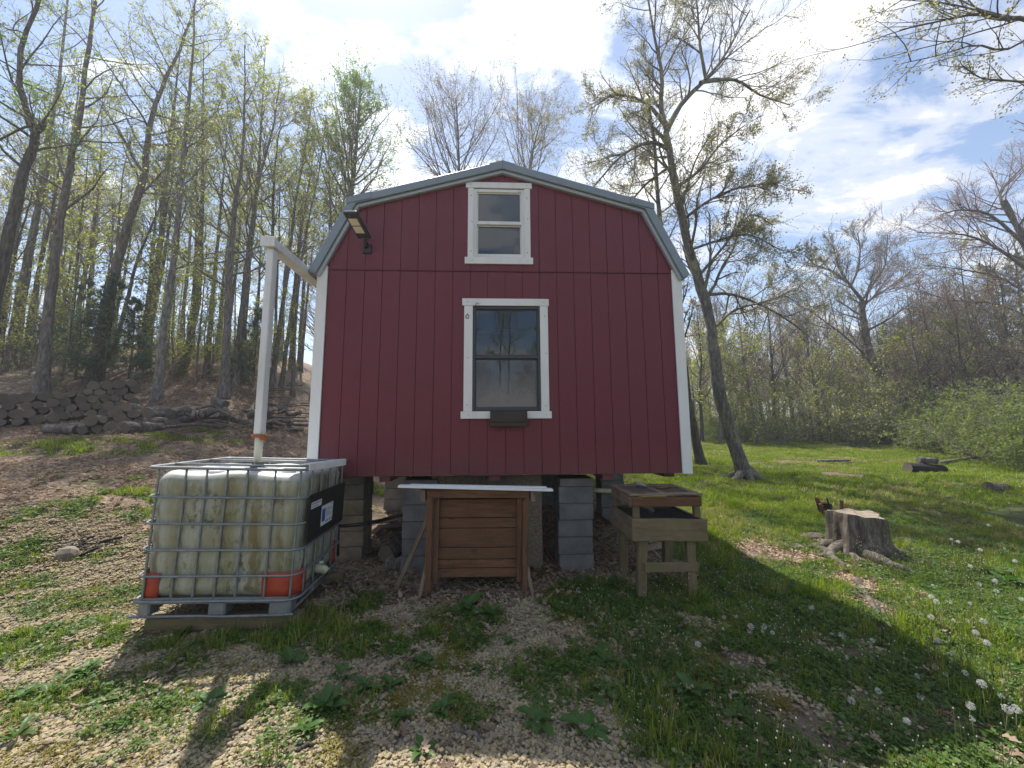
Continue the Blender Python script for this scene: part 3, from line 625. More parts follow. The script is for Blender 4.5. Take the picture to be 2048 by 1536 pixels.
# gutter and downspout
def gutter():
    g = empty('gutter', (-2.30, 0, 3.40), label='white eave gutter with downspout dropping into the plastic tank', cat='gutter')
    def A(o): o.parent = g; o.matrix_parent_inverse = Matrix.Translation((2.30, 0, -3.40)); return o
    y0, y1 = -.74, DEPTH; a, b = -2.345, -2.236; zb, zt = 3.375, 3.462; th = .006
    A(bevel(boxes('trough', [(a, b, y0, y1, zb, zb+th), (a-.012, a+th-.012, y0, y1, zb+.001, zt+.006), (b-th, b, y0, y1, zb+.007, zt)], M['vinyl']), .002))
    A(bevel(boxes('end_cap', [(a-.022, b+.01, y0-.012, y0-.001, zb-.004, zt+.012)], M['vinyl']), .003))
    A(bevel(boxes('trough_lip', [(a-.024, a-.0125, y0, y1, zt-.016, zt+.007)], M['vinyl']), .002))
    x = -2.293; y = -.665
    A(bevel(boxes('downspout', [(x-.033, x+.033, y-.045, y+.045, 1.56, 3.374)], M['vinyl']), .008))
    A(boxes('downspout_seam', [(x+.0335, x+.037, y-.02, y+.005, 1.6, 3.36)], M['vinyl']))
    A(tubeo('stained_pipe', [(x, y, 1.31), (x, y, 1.45), (x, y, 1.6)], .034, M['vinyl_stained'], None, 14))
    A(bevel(boxes('rusty_clamp', [(x-.045, x+.045, y-.056, y+.056, 1.535, 1.559), (x+.03, x+.06, y-.04, y+.01, 1.505, 1.56)], M['rust']), .004))
gutter()

# ------------------------------------------------------------------ water tank in its cage
def ring(hx, hy, r, z, n=6):
    pts = []
    for cx, cy, a0 in ((hx-r, hy-r, 0), (-hx+r, hy-r, 90), (-hx+r, -hy+r, 180), (hx-r, -hy+r, 270)):
        for k in range(n+1):
            a = R(a0+90*k/n); pts.append((cx+r*math.cos(a), cy+r*math.sin(a), z))
    return pts
def tank():
    bz = .118
    root = empty('water_tank', (-2.365, -.53, bz), (R(0), R(1.9), R(3.0)), label='stained white plastic water tank in a galvanised cage on a steel pallet', cat='tank')
    HX, HY = .625, .50
    # bottle: stacked rounded rings, pillowed between the bars
    V = []; n = 0; zs = np.concatenate([np.linspace(.145, .24, 5), np.linspace(.27, 1.0, 22), np.linspace(1.03, 1.115, 7)])
    rr = random.Random(3)
    for z in zs:
        e = 1-max(0, (.24-z)/.095)**2*.05; tp = max(0, (z-1.0)/.115); e2 = 1-.065*tp**3
        bul = .006*math.sin((z-.115)/.205*2*math.pi-1.57)
        L = ring((HX-.03+bul)*e*e2, (HY-.03+bul)*e*e2, .11, z, 7)
        # subdivide long sides so that the panels can belly out
        P = []
        for i in range(len(L)):
            a = L[i]; b = L[(i+1) % len(L)]; P.append(a)
            if math.dist(a, b) > .3:
                for k in range(1, 14):
                    t = k/14; P.append(tuple(a[j]*(1-t)+b[j]*t for j in range(3)))
        Q = []
        for p in P:
            s = .005*math.sin(p[0]*26+z*2)+.004*math.sin(p[1]*24+1)+.006*vnoise(np.array(p[0]*5+9), np.array(z*6+p[1]*4)); Q.append((p[0]*(1+s*1.2), p[1]*(1+s*1.2), z+(tp*.012*math.sin(p[0]*9+1))))
        V += Q; n = len(Q)
    F = [(i*n+j, i*n+(j+1) % n, (i+1)*n+(j+1) % n, (i+1)*n+j) for i in range(len(zs)-1) for j in range(n)]
    F += [tuple(range(n))[::-1], tuple(range((len(zs)-1)*n, len(zs)*n))]
    bo = obj('bottle', pmesh('bottle', V, F, [M['tank']], True), root)
    def loop(name, z, r, rad, hx=HX, hy=HY, mat=M['galv'], flat=None):
        P = ring(hx, hy, r, z, 6); k = 8; VV = []; m = len(P)
        for i, p in enumerate(P):
            a = Vector(P[i-1]); b = Vector(P[(i+1) % m]); t = (b-a).normalized(); u = Vector((0, 0, 1)); v = t.cross(u)
            for j in range(k):
                an = 2*math.pi*j/k; VV.append(tuple(Vector(p)+v*rad*math.cos(an)*(1 if not flat else flat)+u*rad*math.sin(an)))
        FF = [(i*k+j, i*k+(j+1) % k, ((i+1) % m)*k+(j+1) % k, ((i+1) % m)*k+j) for i in range(m) for j in range(k)]
        return obj(name, pmesh(name, VV, FF, [mat], True), root)
    for z in (.315, .515, .72, .93): loop('cage_ring', z, .10, .0095)
    loop('base_ring', .125, .10, .012)
    loop('top_rim', 1.165, .06, .013, HX+.004, HY+.004, M['galv'], 1.3)
    vb = pmesh('cage_bar', *tube1([(0, 0, .115+(.05*i)) for i in range(22)], [.0095 if i % 4 else .0075 for i in range(22)], 7), [M['galv']], True)
    for x in (-.545, -.335, -.175, -.015, .145, .365, .57):
        for s in (-1, 1):
            if x == .57 and s == 1: continue
            obj('cage_bar', vb, root, (x, s*(HY-.012), 0))
    for y in (-.36, -.16, .05, .25, .40):
        for s in (-1, 1): obj('cage_bar', vb, root, (s*(HX-.012), y, 0))
    # orange corner guards
    for cx, sy in ((-1, -1), (1, -1), (-1, 1), (1, 1)):
        L = [p for p in ring(HX-.0155, HY-.0155, .11, 0, 7) if p[0]*cx > 0 and p[1]*sy > 0]
        L.sort(key=lambda p: math.atan2(p[1]*sy-(HY-.13), p[0]*cx-(HX-.13)))
        a, b = L[0], L[-1]
        L = [(a[0], sy*.30, 0)]+L+[(b[0]-cx*(.06 if cx < 0 else .16), b[1], 0)]
        V = [(x, y, z) for z in (.145, .2, .26, .335) for x, y, _ in L]; m = len(L)
        F = [(i*m+j, i*m+j+1, (i+1)*m+j+1, (i+1)*m+j) for i in range(3) for j in range(m-1)]
        o = obj('corner_guard', pmesh('corner_guard', V, F, [M['orange']], True), root); s = o.modifiers.new('s', 'SOLIDIFY'); s.thickness = .004; s.offset = 0
    # pallet
    boxes('pallet_deck', [(-HX+.03, HX-.03, -HY+.03, HY-.03, .125, .143)], M['galv'], root)
    for x, wd in ((-.52, .09), (0.02, .13), (.50, .17)):
        for y in (-.44, 0, .44): bevel(boxes('pallet_foot', [(x-wd/2, x+wd/2, y-.06, y+.06, .012, .122)], M['galv'], root), .012)
    for y in (-.46, .46): tubeo('pallet_rail', [(-HX, y*1.06, .012), (-.1, y*1.06, .010), (.1, y*1.06, .004), (HX-.02, y*1.06, .012)], .012, M['galv'], root)
    for x in (-.55, .56): tubeo('pallet_rail', [(x, -HY, .012), (x, 0, .010), (x, HY, .012)], .0125, M['galv'], root)
    boxes('pallet_apron', [(-HX+.02, HX-.05, -HY+.006, -HY+.012, .105, .15)], M['galv'], root)
    # dark plate with stickers on the right side
    px = HX+.012
    bevel(boxes('label_plate', [(px, px+.004, -.44, .44, .54, .945)], M['black'], root), .002)
    boxes('strip_sticker', [(px+.0042, px+.006, -.40, -.18, .82, .875)], M['sticker'], root)
    boxes('strip_print', [(px+.0062, px+.0066, -.385+i*.028, -.385+i*.028+.02, .853, .865) for i in range(7)]+[(px+.0062, px+.0066, -.385, -.25, .832, .838)], M['ink'], root)
    boxes('square_sticker', [(px+.0042, px+.006, -.16, .12, .62, .80)], M['sticker'], root)
    boxes('blue_print', [(px+.0062, px+.0066, -.145, -.07, .655, .77)]+[(px+.0062, px+.0066, -.05+i*.045, -.025+i*.045, .635, .652) for i in range(4)], M['blue'], root)
    boxes('fine_print', [(px+.0062, px+.0066, -.05, .09-.03*(i % 3), .69+i*.017, .695+i*.017) for i in range(5)]+[(px+.0062, px+.0066, .05, .08, .785, .793)], M['ink'], root)
    # valve low on the right side
    va = tubeo('valve', [(HX-.06, -.06, .22), (HX+.0, -.06, .22), (HX+.05, -.06, .21), (HX+.07, -.06, .19)], [.04, .042, .036, .034], M['vinyl_stained'], root, 14)
    tubeo('valve_handle', [(HX+.03, -.06, .26), (HX+.04, -.10, .29), (HX+.04, -.16, .305)], [.014, .012, .009], M['vinyl_stained'], root)
    # lid and flange on top
    V, F = tube1([(0, 0, 0), (0, 0, .02), (0, 0, .022), (0, 0, .035)], [.085, .085, .06, .06], 24); obj('lid_flange', pmesh('lid_flange', V, F, [M['black']], False), root, (.035, -.145, 1.118))
    for x, y in ((-.2, -.33), (.36, -.25), (-.38, .05)):
        V, F = tube1([(0, 0, 0), (0, 0, .018), (0, 0, .03)], [.06, .055, .02], 16); obj('moulded_boss', pmesh('moulded_boss', V, F, [M['vinyl']], True), root, (x, y, 1.11))
    for y in (-.22, .22): tubeo('top_bar', [(-HX, y, 1.168), (HX, y, 1.168)], .012, M['galv'], root)
    return root
TK = tank()
t1 = empty('tank_timbers', (-2.33, -.6, .02), label='pair of weathered timbers lying under the tank pallet', cat='timber')
for i, y in enumerate((-1.0, -.12)):
    o = board('timber', (-2.90, y+.07, .045), (-1.70, y+.10, .045), .10, .10, M['wood_green'], t1); o.matrix_parent_inverse = Matrix.Translation((2.33, .6, -.02))
def vinyl_piece():
    g = empty('vinyl_corner_piece', (-1.72, -.6, 1.30), label='short length of white vinyl corner trim resting on tank edge', cat='trim piece')
    a = PX(618, 935, Y=-1.02); b = PX(692, 924, Y=-.42)
    o = board('vinyl_face', a, b, .062, .006, M['vinyl'], g, (0, 0, 1)); o.matrix_parent_inverse = Matrix.Translation((1.72, .6, -1.30))
    off = Vector((-.045, 0, .028)); o = board('vinyl_flange', a+off, b+off, .09, .006, M['vinyl'], g, (1, .1, .05)); o.matrix_parent_inverse = Matrix.Translation((1.72, .6, -1.30))
vinyl_piece()

# ------------------------------------------------------------------ piers
def block_mesh(name, mat, wd=.397, dp=.194, h=.19):
    import bmesh
    bm = bmesh.new(); bmesh.ops.create_cube(bm, size=1)
    bmesh.ops.scale(bm, vec=(wd, dp, h), verts=bm.verts); bmesh.ops.bevel(bm, geom=bm.edges[:], offset=.006, segments=2, affect='EDGES')
    me = bpy.data.meshes.new(name); bm.to_mesh(me); bm.free(); me.materials.append(mat); return me
BLK = block_mesh('block', M['concrete']); BLT = block_mesh('block', M['concrete_tan']); CAP = block_mesh('block', M['concrete'], .397, .397, .09); BLE = block_mesh('block', M['concrete_tan'], .40, .40, .19)
def pier(x, y, label, rz=0, tan=False, lean=0, n=4, group=None):
    z = TZ(x, y)-.03; top = 1.02
    p = empty('block_pier', (x, y, z), (0, 0, R(rz)), label=label, cat='pier', group=group); rr = random.Random(int(x*100+y*10))
    hh = top-.096-z; k = max(1, round(hh/.2)); st = hh/k
    for i in range(k):
        o = obj('block', BLT if (tan and (i < k-1)) else BLK, p, (rr.uniform(-.008, .008)+lean*i, rr.uniform(-.006, .006)-.1, st*(i+.5)), (0, 0, R(rr.uniform(-1.2, 1.2))), (1, 1, st*.975/.19))
        o = obj('block', BLT if (tan and (i < k-1)) else BLK, p, (rr.uniform(-.008, .008)+lean*i, .1, st*(i+.5)), (0, 0, R(rr.uniform(-1.2, 1.2))), (1, 1, st*.975/.19))
    obj('block', CAP, p, (lean*k, 0, hh+.047), (0, 0, R(rr.uniform(-1, 1))))
    return p
pier(.83, .36, 'grey concrete block pier between the plank box and the slatted stand', lean=.006)
pier(-.95, .38, 'grey concrete block pier behind the leaning stick and plank box', -2)
pier(-1.92, .75, 'tan concrete block pier right behind the caged tank', 2, True)
pier(-1.98, 3.25, 'pale concrete block pier under the shed beside sunlit grass', 0, True)
pier(1.9, 2.4, 'concrete block pier under the shed seen through the stand legs', 0)
pier(.9, 3.4, 'concrete block pier deep in shade beneath the shed middle', 0)
pier(-1.0, 6.6, 'concrete block pier at the far end under the shed', 0)
pier(1.9, 6.6, 'concrete block pier at the far right end under the shed', 0)
o = boxes('particle_board_sheet', [(-.84, .455, .225, .245, .03, 1.06)], M['osb']); tag(o, 'brown particle board sheet standing upright under the shed front', 'board'); o.rotation_euler = (R(-2), 0, 0)

# ------------------------------------------------------------------ plank box
def plank_box():
    g = empty('plank_box', (-.26, -.42, 0), label='pine plank box with two tall front legs under the shed window', cat='box')
    def A(o): o.parent = g; o.matrix_parent_inverse = Matrix.Translation((.26, .42, 0)); return o
    Y = -.44; zl = TZ(-.75, Y)-.03; zr = TZ(.2, Y)-.03
    A(board('leg', (-.735, Y, .945), (-.745, Y, zl), .06, .05, M['wood_tan'], None, (1, 0, 0)))
    A(board('leg', (.213, Y, .935), (.195, Y, zr), .055, .05, M['wood_tan'], None, (1, 0, 0)))
    A(board('top_rail', (-.765, Y-.003, .965), (.245, Y-.003, .95), .075, .056, M['wood_tan']))
    A(board('inner_post', (-.672, -.40, .915), (-.680, -.40, .10), .05, .03, M['wood_tan'], None, (1, 0, 0)))
    A(board('inner_post', (.155, -.40, .905), (.145, -.40, .10), .05, .03, M['wood_tan'], None, (1, 0, 0)))
    ys = [997.7, 1035.5, 1056, 1095, 1118.5, 1136, 1155]
    for i in range(6):
        a = PX(872, ys[i]+.8, Y=-.36); b = PX(872, ys[i+1]-.8, Y=-.36)
        A(board('plank', (-.70, -.36+random.uniform(-.003, .003), (a.z+b.z)/2), (.175, -.36, (a.z+b.z)/2-.008), abs(a.z-b.z), .02, M['wood_tan'], None, (0, 0, 1), .002))
    A(board('side_board', (-.705, -.34, .5), (-.705, .18, .5), .78, .02, M['wood_grey'])); A(board('side_board', (.18, -.34, .5), (.18, .18, .5), .78, .02, M['wood_grey']))
    A(board('top_board', (-.72, -.12, .955), (.2, -.12, .945), .58, .02, M['wood_grey'], None, (0, 1, 0)))
    A(board('foot_brace', (-.765, -.42, .27), (-.815, -.50, zl+.01), .05, .035, M['wood_grey'], None, (0, 1, 0))); A(board('foot_brace', (.225, -.42, .25), (.275, -.49, zr+.01), .05, .035, M['wood_grey'], None, (0, 1, 0)))
    A(board('beam_stub', (-.80, -.48, .95), (-.80, -.2, .95), .11, .045, M['wood_grey'])); A(board('beam_stub', (.285, -.48, .925), (.285, -.2, .93), .10, .045, M['wood_grey']))
plank_box()
o = board('white_trim_strip', PX(798, 972, Y=-.47), PX(1105, 979.5, Y=-.47), .022, .10, M['white'], None); tag(o, 'long thin white trim strip laid across top of plank box', 'trim strip')
o = board('white_trim_strip', PX(820, 969.5, Y=-.44), PX(1093, 974.5, Y=-.44), .012, .07, M['white_worn'], None); tag(o, 'shorter white strip stacked on the long white trim strip', 'trim strip')
o = board('leaning_stick', PX(857, 1033, Y=-.40), G(792, 1180)+Vector((0, 0, .0)), .045, .02, M['wood_grey']); tag(o, 'thin wooden stake leaning against left leg of plank box', 'stake')

# ------------------------------------------------------------------ slatted stand
def stand():
    g = empty('slatted_stand', (1.55, -.33, 0), label='weathered timber stand with mesh tray and plank sides beside shed', cat='stand')
    def A(o): o.parent = g; o.matrix_parent_inverse = Matrix.Translation((-1.55, .33, 0)); return o
    yf, yb = -.62, .02; x0, x1 = 1.21, 1.93
    W_ = M['wood_green']
    for (x, y, xb_, nm) in ((1.335, -.57, 1.30, 0), (1.80, -.57, 1.79, 0), (1.33, -.02, 1.31, 0), (1.82, -.02, 1.80, 0)):
        zg = TZ(xb_, y)-.04; A(board('leg', (x, y, .60), (xb_, y-.0, zg), .085, .085 if y > -.5 else .06, W_, None, (1, 0, 0), .004, .003))
    A(board('stretcher', (1.325, -.612, .285), (1.845, -.612, .28), .085, .025, W_, None, (0, 0, 1), .003, .002))
    A(board('apron', (x0, yf-.012, .637), (x1+.015, yf-.012, .622), .205, .03, W_, None, (0, 0, 1), .004, .003))
    A(board('apron', (x0+.016, yf+.005, .637), (x0+.016, yb, .637), .20, .03, M['wood_grey'], None)); A(board('apron', (x1-.01, yf+.005, .622), (x1-.01, yb, .622), .20, .03, M['wood_grey'], None)); A(board('apron', (x0, yb+.016, .637), (x1, yb+.016, .622), .20, .03, W_, None))
    for x, y in ((1.275, -.585), (1.875, -.585), (1.275, -.02), (1.875, -.02)): A(board('corner_post', (x, y, .735), (x, y, .955), .06, .045, W_, None, (1, 0, 0)))
    A(board('top_rail', (1.225, yf-.01, .895), (1.905, yf-.01, .89), .092, .024, M['wood_tan'], None, (0, 0, 1), .003, .002))
    A(board('top_rail', (1.232, yf+.003, .90), (1.232, yb, .90), .11, .024, M['wood_grey'], None)); A(board('top_rail', (1.905, yf+.003, .89), (1.905, yb, .89), .09, .024, M['wood_grey'], None))
    for (a, b) in (((1.20, -.60, .958), (1.92, -.60, .955)), ((1.20, -.02, .958), (1.92, -.02, .955))): A(board('top_slat', a, b, .085, .018, M['wood_grey'], None, (0, 1, 0), .003))
    for x in (1.235, 1.56, 1.885): A(board('top_slat', (x, -.555, .957), (x, -.065, .957), .07, .016, M['wood_grey'], None, (1, 0, 0), .003))
    A(board('sheet', (1.27, -.30, .955), (1.86, -.32, .953), .44, .008, M['wood_dark'], None, (0, 1, 0), .001))
    # wire mesh floor
    V = []; F = []
    wires = [[(x, yf+.02, .70), (x, yb-.01, .70)] for x in np.arange(x0+.05, x1, .035)]+[[(x0+.03, y, .7035), (x1-.03, y, .7035)] for y in np.arange(yf+.03, yb, .035)]
    for a in wires:
        v, f = tube1(a, .0018, 4, False); n = len(V); V += v; F += [tuple(i+n for i in q) for q in f]
    A(obj('wire_mesh', pmesh('wire_mesh', V, F, [M['rubber']]))); A(boxes('tray', [(x0+.05, x1-.05, yf+.05, yb-.03, .60, .606)], M['black']))
stand()
o = tubeo('plastic_elbow', [(1.33, -.25, .79), (1.45, -.26, .79), (1.52, -.29, .77), (1.545, -.31, .72)], [.032, .032, .033, .035], M['galv'], None, 12); tag(o, 'grey pipe elbow lying on the mesh tray of timber stand', 'pipe')
o = board('board_scrap', (1.62, -.3, .968), (1.80, -.22, .972), .05, .012, M['rotten'], None, (0, 1, 0)); tag(o, 'reddish wood scrap lying on top of the slatted stand', 'scrap')
o = tubeo('metal_fitting', [(1.42, -.2, .985), (1.45, -.22, 1.0), (1.50, -.23, .99), (1.52, -.25, .975)], [.018, .022, .02, .015], M['galv'], None, 10); tag(o, 'small metal fitting left on top of the slatted stand', 'fitting')
o = tubeo('drain_pipe', [(1.05, .32, .86), (1.2, .28, .855), (1.36, .25, .85)], .028, M['vinyl_stained'], None, 12); tag(o, 'short pale drain pipe poking out from behind right block pier', 'pipe')
o = tubeo('water_hose', [(-1.86, -.02, .95), (-1.80, .0, .90), (-1.79, .0, .7), (-1.79, .0, .45), (-1.79, .02, .25)], .016, M['black'], None, 8); tag(o, 'black upright water hose behind the caged tank', 'hose')
o = tubeo('water_pipe', [(-1.80, .0, .56), (-1.6, .05, .56), (-1.45, .3, .54), (-1.3, .8, .5)], [.02, .02, .022, .02], M['black'], None, 8); tag(o, 'black insulated pipe running from hose toward under the shed', 'pipe')
o = tubeo('black_tubing', [G(690, 1165)+Vector((0, 0, .02)), G(705, 1190)+Vector((0, 0, .03)), G(735, 1205)+Vector((0, 0, .015)), G(720, 1218)+Vector((0, 0, .012))], .009, M['black'], None, 6); tag(o, 'thin black tubing trailing on the ground beside the tank', 'tubing')
# wood lying about under the shed
def scrap(name, a, b, wd, th, mat, label, up=(0, 0, 1)):
    tag(board(name, a, b, wd, th, mat, None, up, .003, .002), label, 'wood')
scrap('wood_scrap', G(1120, 1145)+Vector((0, 0, .03)), G(1090, 1112)+Vector((0, 0, .08)), .045, .03, M['wood_tan'], 'broken pale board lying between plank box and grey pier')
scrap('wood_scrap', G(1132, 1140)+Vector((0, 0, .06)), G(1108, 1118)+Vector((0, 0, .05)), .06, .03, M['wood_grey'], 'grey board offcut lying against the foot of grey pier')
scrap('wood_scrap', PX(1190, 1025, Y=.9), PX(1224, 1050, Y=.5), .04, .02, M['wood_tan'], 'bundle of thin lath leaning behind the slatted stand')
scrap('wood_scrap', PX(1190, 1030, Y=.85), PX(1220, 1052, Y=.5), .03, .02, M['wood_grey'], 'grey lath leaning beside the pale lath behind the stand')
scrap('wood_scrap', PX(1186, 1078, Y=.3), G(1226, 1113)+Vector((0, 0, .01)), .02, .012, M['wood_tan'], 'long thin stick slanting down beside the grey pier')
scrap('wood_scrap', G(735, 1065)+Vector((0, 0, .05)), G(800, 1060)+Vector((0, 0, .07)), .12, .03, M['wood_dark'], 'dark plank lying flat under the shed behind the tank', (0, 1, .3))
scrap('wood_scrap', G(745, 1075)+Vector((0, 0, .06)), G(762, 1068)+Vector((0, 0, .10)), .12, .03, M['wood_tan'], 'short tan board end lying under the shed on leaves', (0, 1, .3))
scrap('wood_scrap', PX(1318, 1085, Y=1.2), PX(1318, 1110, Y=1.2), .16, .05, M['wood_grey'], 'upright board end standing in shade behind the slatted stand', (1, 0, 0))

for i, (x0, y0, x1, y1, wd, mt, lab) in enumerate(((760, 1085, 800, 1075, .09, 'wood_dark', 'dark offcut lying across the leaves under the shed'), (725, 1050, 790, 1048, .07, 'wood_grey', 'grey plank lying further back under the shed by pier'), (1195, 1085, 1240, 1068, .05, 'wood_dark', 'dark slat lying in shade behind the timber stand'), (1090, 1125, 1112, 1100, .05, 'wood_dark', 'split dark board beside the particle board sheet'), (1285, 1105, 1330, 1100, .10, 'wood_grey', 'grey board lying under the shed behind stand legs'))):
    a, b = G(x0, y0), G(x1, y1); scrap('wood_scrap', a+Vector((0, 0, .03)), b+Vector((0, 0, .06)), wd, .03, M[mt], lab, (0, 1, .4))

# ------------------------------------------------------------------ trees
def norm(v): return v/(np.linalg.norm(v, axis=-1, keepdims=True)+1e-9)
def grow(g, S, D, L, n, wob, trop):
    P = [S]; d = norm(D)
    for i in range(n):
        d = norm(d+g.normal(0, wob, d.shape)+np.array([0, 0, trop])); P.append(P[-1]+d*(L/n)[:, None])
    return np.stack(P, 1)
def kids(g, P, Rr, m, t0, t1, a0, a1):
    B, n, _ = P.shape
    t = (t0+(t1-t0)*(np.arange(m)[None]+g.random((B, m)))/m)*(n-1); i = np.clip(t.astype(int), 0, n-2); f = (t-i)[..., None]
    b = np.arange(B)[:, None]; S = P[b, i]*(1-f)+P[b, i+1]*f; T = norm(P[b, i+1]-P[b, i]); r = Rr[b, i]*(1-f[..., 0])+Rr[b, i+1]*f[..., 0]
    q = g.normal(size=T.shape); q = norm(q-(q*T).sum(-1, keepdims=True)*T); a = g.uniform(a0, a1, (B, m))[..., None]
    D = np.cos(a)*T+np.sin(a)*q
    return S.reshape(-1, 3), norm(D).reshape(-1, 3), r.ravel(), (t/(n-1)).ravel(), np.repeat(np.arange(B), m)
def leaves(g, P, q, size, t0=.25, spread=.05, droop=.0):
    """leaf-sized rhombic faces strung along twigs P"""
    B, n, _ = P.shape; t = (t0+(1-t0)*g.random((B, q)))*(n-1.001); i = t.astype(int); f = (t-i)[..., None]; b = np.arange(B)[:, None]
    C = (P[b, i]*(1-f)+P[b, i+1]*f).reshape(-1, 3)+g.normal(0, spread, (B*q, 3)); m = len(C)
    a = norm(g.normal(size=(m, 3))+np.array([0, 0, -droop])); c = norm(np.cross(a, g.normal(size=(m, 3)))); s = size*g.uniform(.55, 1.3, (m, 1))
    V = np.stack([C, C+a*s*.5+c*s*.33, C+a*s, C+a*s*.5-c*s*.33], 1).reshape(-1, 3)
    return V, np.arange(m*4).reshape(-1, 4)
class Acc:
    def __init__(s): s.V = []; s.F = []; s.I = []; s.n = 0
    def add(s, V, F, mi=0): s.V.append(V); s.F.append(F+s.n); s.I.append(np.full(len(F), mi)); s.n += len(V)
    def mesh(s, name, mats): return fastmesh(name, np.concatenate(s.V), np.concatenate(s.F), mats, np.concatenate(s.I))
def tree_mesh(seed, path, r0, r1, bark, twig, leaf, n1=26, s1=.35, L1=(3.2, 1.2), a1=(.6, 1.15), up1=.05, m2=8, m3=6, k2=.42, k3=.45, q=3, lsize=.09, wob=.10, limbs=(), flare=1.5, thin=.0045, n4=0, up2=.03, lt=.2):
    """trunk and limbs in one mesh, twigs and leaves in another; 'limbs' are drawn-in main branches (points, radius)"""
    g = np.random.default_rng(seed); T = Acc(); Cn = Acc()
    n = 26; P0 = spline(path, n)[None]; t = np.linspace(0, 1, n)
    P0[:, 1:] += g.normal(0, r0*.08, P0[:, 1:].shape)
    R0 = (r0*(1-t)+r1*t)*(1+(flare-1)*np.exp(-t*28))*(1+g.normal(0, .035, n)); R0 = R0[None]
    T.add(*tubes(P0, R0, 10))
    H = np.linalg.norm(P0[0, -1]-P0[0, 0])
    S, D, r, tt, _ = kids(g, P0, R0, n1, s1, .99, *a1)
    sh = (tt-s1)/(1-s1); L = (L1[0]*(1-sh)+L1[1]*sh)*(.55+.6*np.sin(np.pi*np.clip(sh*.85+.15, 0, 1)))*g.uniform(.65, 1.25, len(S))
    P1 = grow(g, S, D, L, 9, wob, up1); R1 = np.clip(r*.42, .012, .09)[:, None]*np.linspace(1, .18, 10)[None]
    if limbs:
        PL = np.stack([spline(p, 10) for p, _ in limbs]); RL = np.stack([rr*np.linspace(1, .25, 10) for _, rr in limbs])
        P1 = np.concatenate([P1, PL]); R1 = np.concatenate([R1, RL])
        # drawn limbs carry their own side limbs
        S, D, r, tt, pi = kids(g, PL, RL, 9, .2, 1, .45, 1.0); LL = np.linalg.norm(PL[:, -1]-PL[:, 0], axis=1)[pi]*.42*g.uniform(.6, 1.2, len(S))
        P1 = np.concatenate([P1, grow(g, S, D, LL, 9, wob, up1)]); R1 = np.concatenate([R1, np.clip(r*.5, .01, .06)[:, None]*np.linspace(1, .2, 10)[None]])
    T.add(*tubes(P1, R1, 6))
    l1 = np.linalg.norm(np.diff(P1, axis=1), axis=2).sum(1)
    S, D, r, tt, pi = kids(g, P1, R1, m2, .22, 1, .45, 1.0); L2 = l1[pi]*k2*(1.15-.6*tt)*g.uniform(.6, 1.25, len(S))
    P2 = grow(g, S, D, L2, 6, wob*1.2, up2); R2 = np.clip(r*.55, thin*1.6, .03)[:, None]*np.linspace(1, .35, 7)[None]; Cn.add(*tubes(P2, R2, 4))
    S, D, r, tt, pi = kids(g, P2, R2, m3, .2, 1, .4, .95); L3 = L2[pi]*k3*g.uniform(.6, 1.3, len(S))
    P3 = grow(g, S, D, L3, 4, wob*1.3, up2); R3 = np.clip(r*.6, thin, .012)[:, None]*np.linspace(1, .5, 5)[None]; Cn.add(*tubes(P3, R3, 3))
    last = P3
    if n4:
        S, D, r, tt, pi = kids(g, P3, R3, n4, .15, 1, .35, .9); P4 = grow(g, S, D, L3[pi]*.55*g.uniform(.6, 1.2, len(S)), 3, wob*1.3, up2); Cn.add(*tubes(P4, np.full(P4.shape[:2], thin*.85), 3)); last = P4
    if q: Cn.add(*leaves(g, last, q, lsize, lt), 1)
    return T.mesh('trunk', [bark]), Cn.mesh('crown', [twig, leaf])
def plant_tree(name, meshes, loc, label, rz=0, s=1, group=None, cat='tree', sz=None, rot=None):
    e = empty(name, loc, rot or (0, 0, rz), label=label, cat=cat, group=group); e.scale = (s, s, sz or s)
    obj('trunk', meshes[0], e); obj('crown', meshes[1], e); return e
def path_at(pts, Y, base=None):
    """trunk line seen in the photograph, stood at distance Y, relative to its own base"""
    P = [PX(x, y, Y=Y+(dy[0] if dy else 0)) for x, y, *dy in pts]; b = P[0]; z = TZ(b.x, b.y); b = Vector((b.x, b.y, z)); P[0] = b.copy(); P[0].z -= .05
    return b, [p-b for p in P]

LS, LG, LO, LR = M['leaf_spring'], M['leaf_green'], M['leaf_olive'], M['leaf_red']
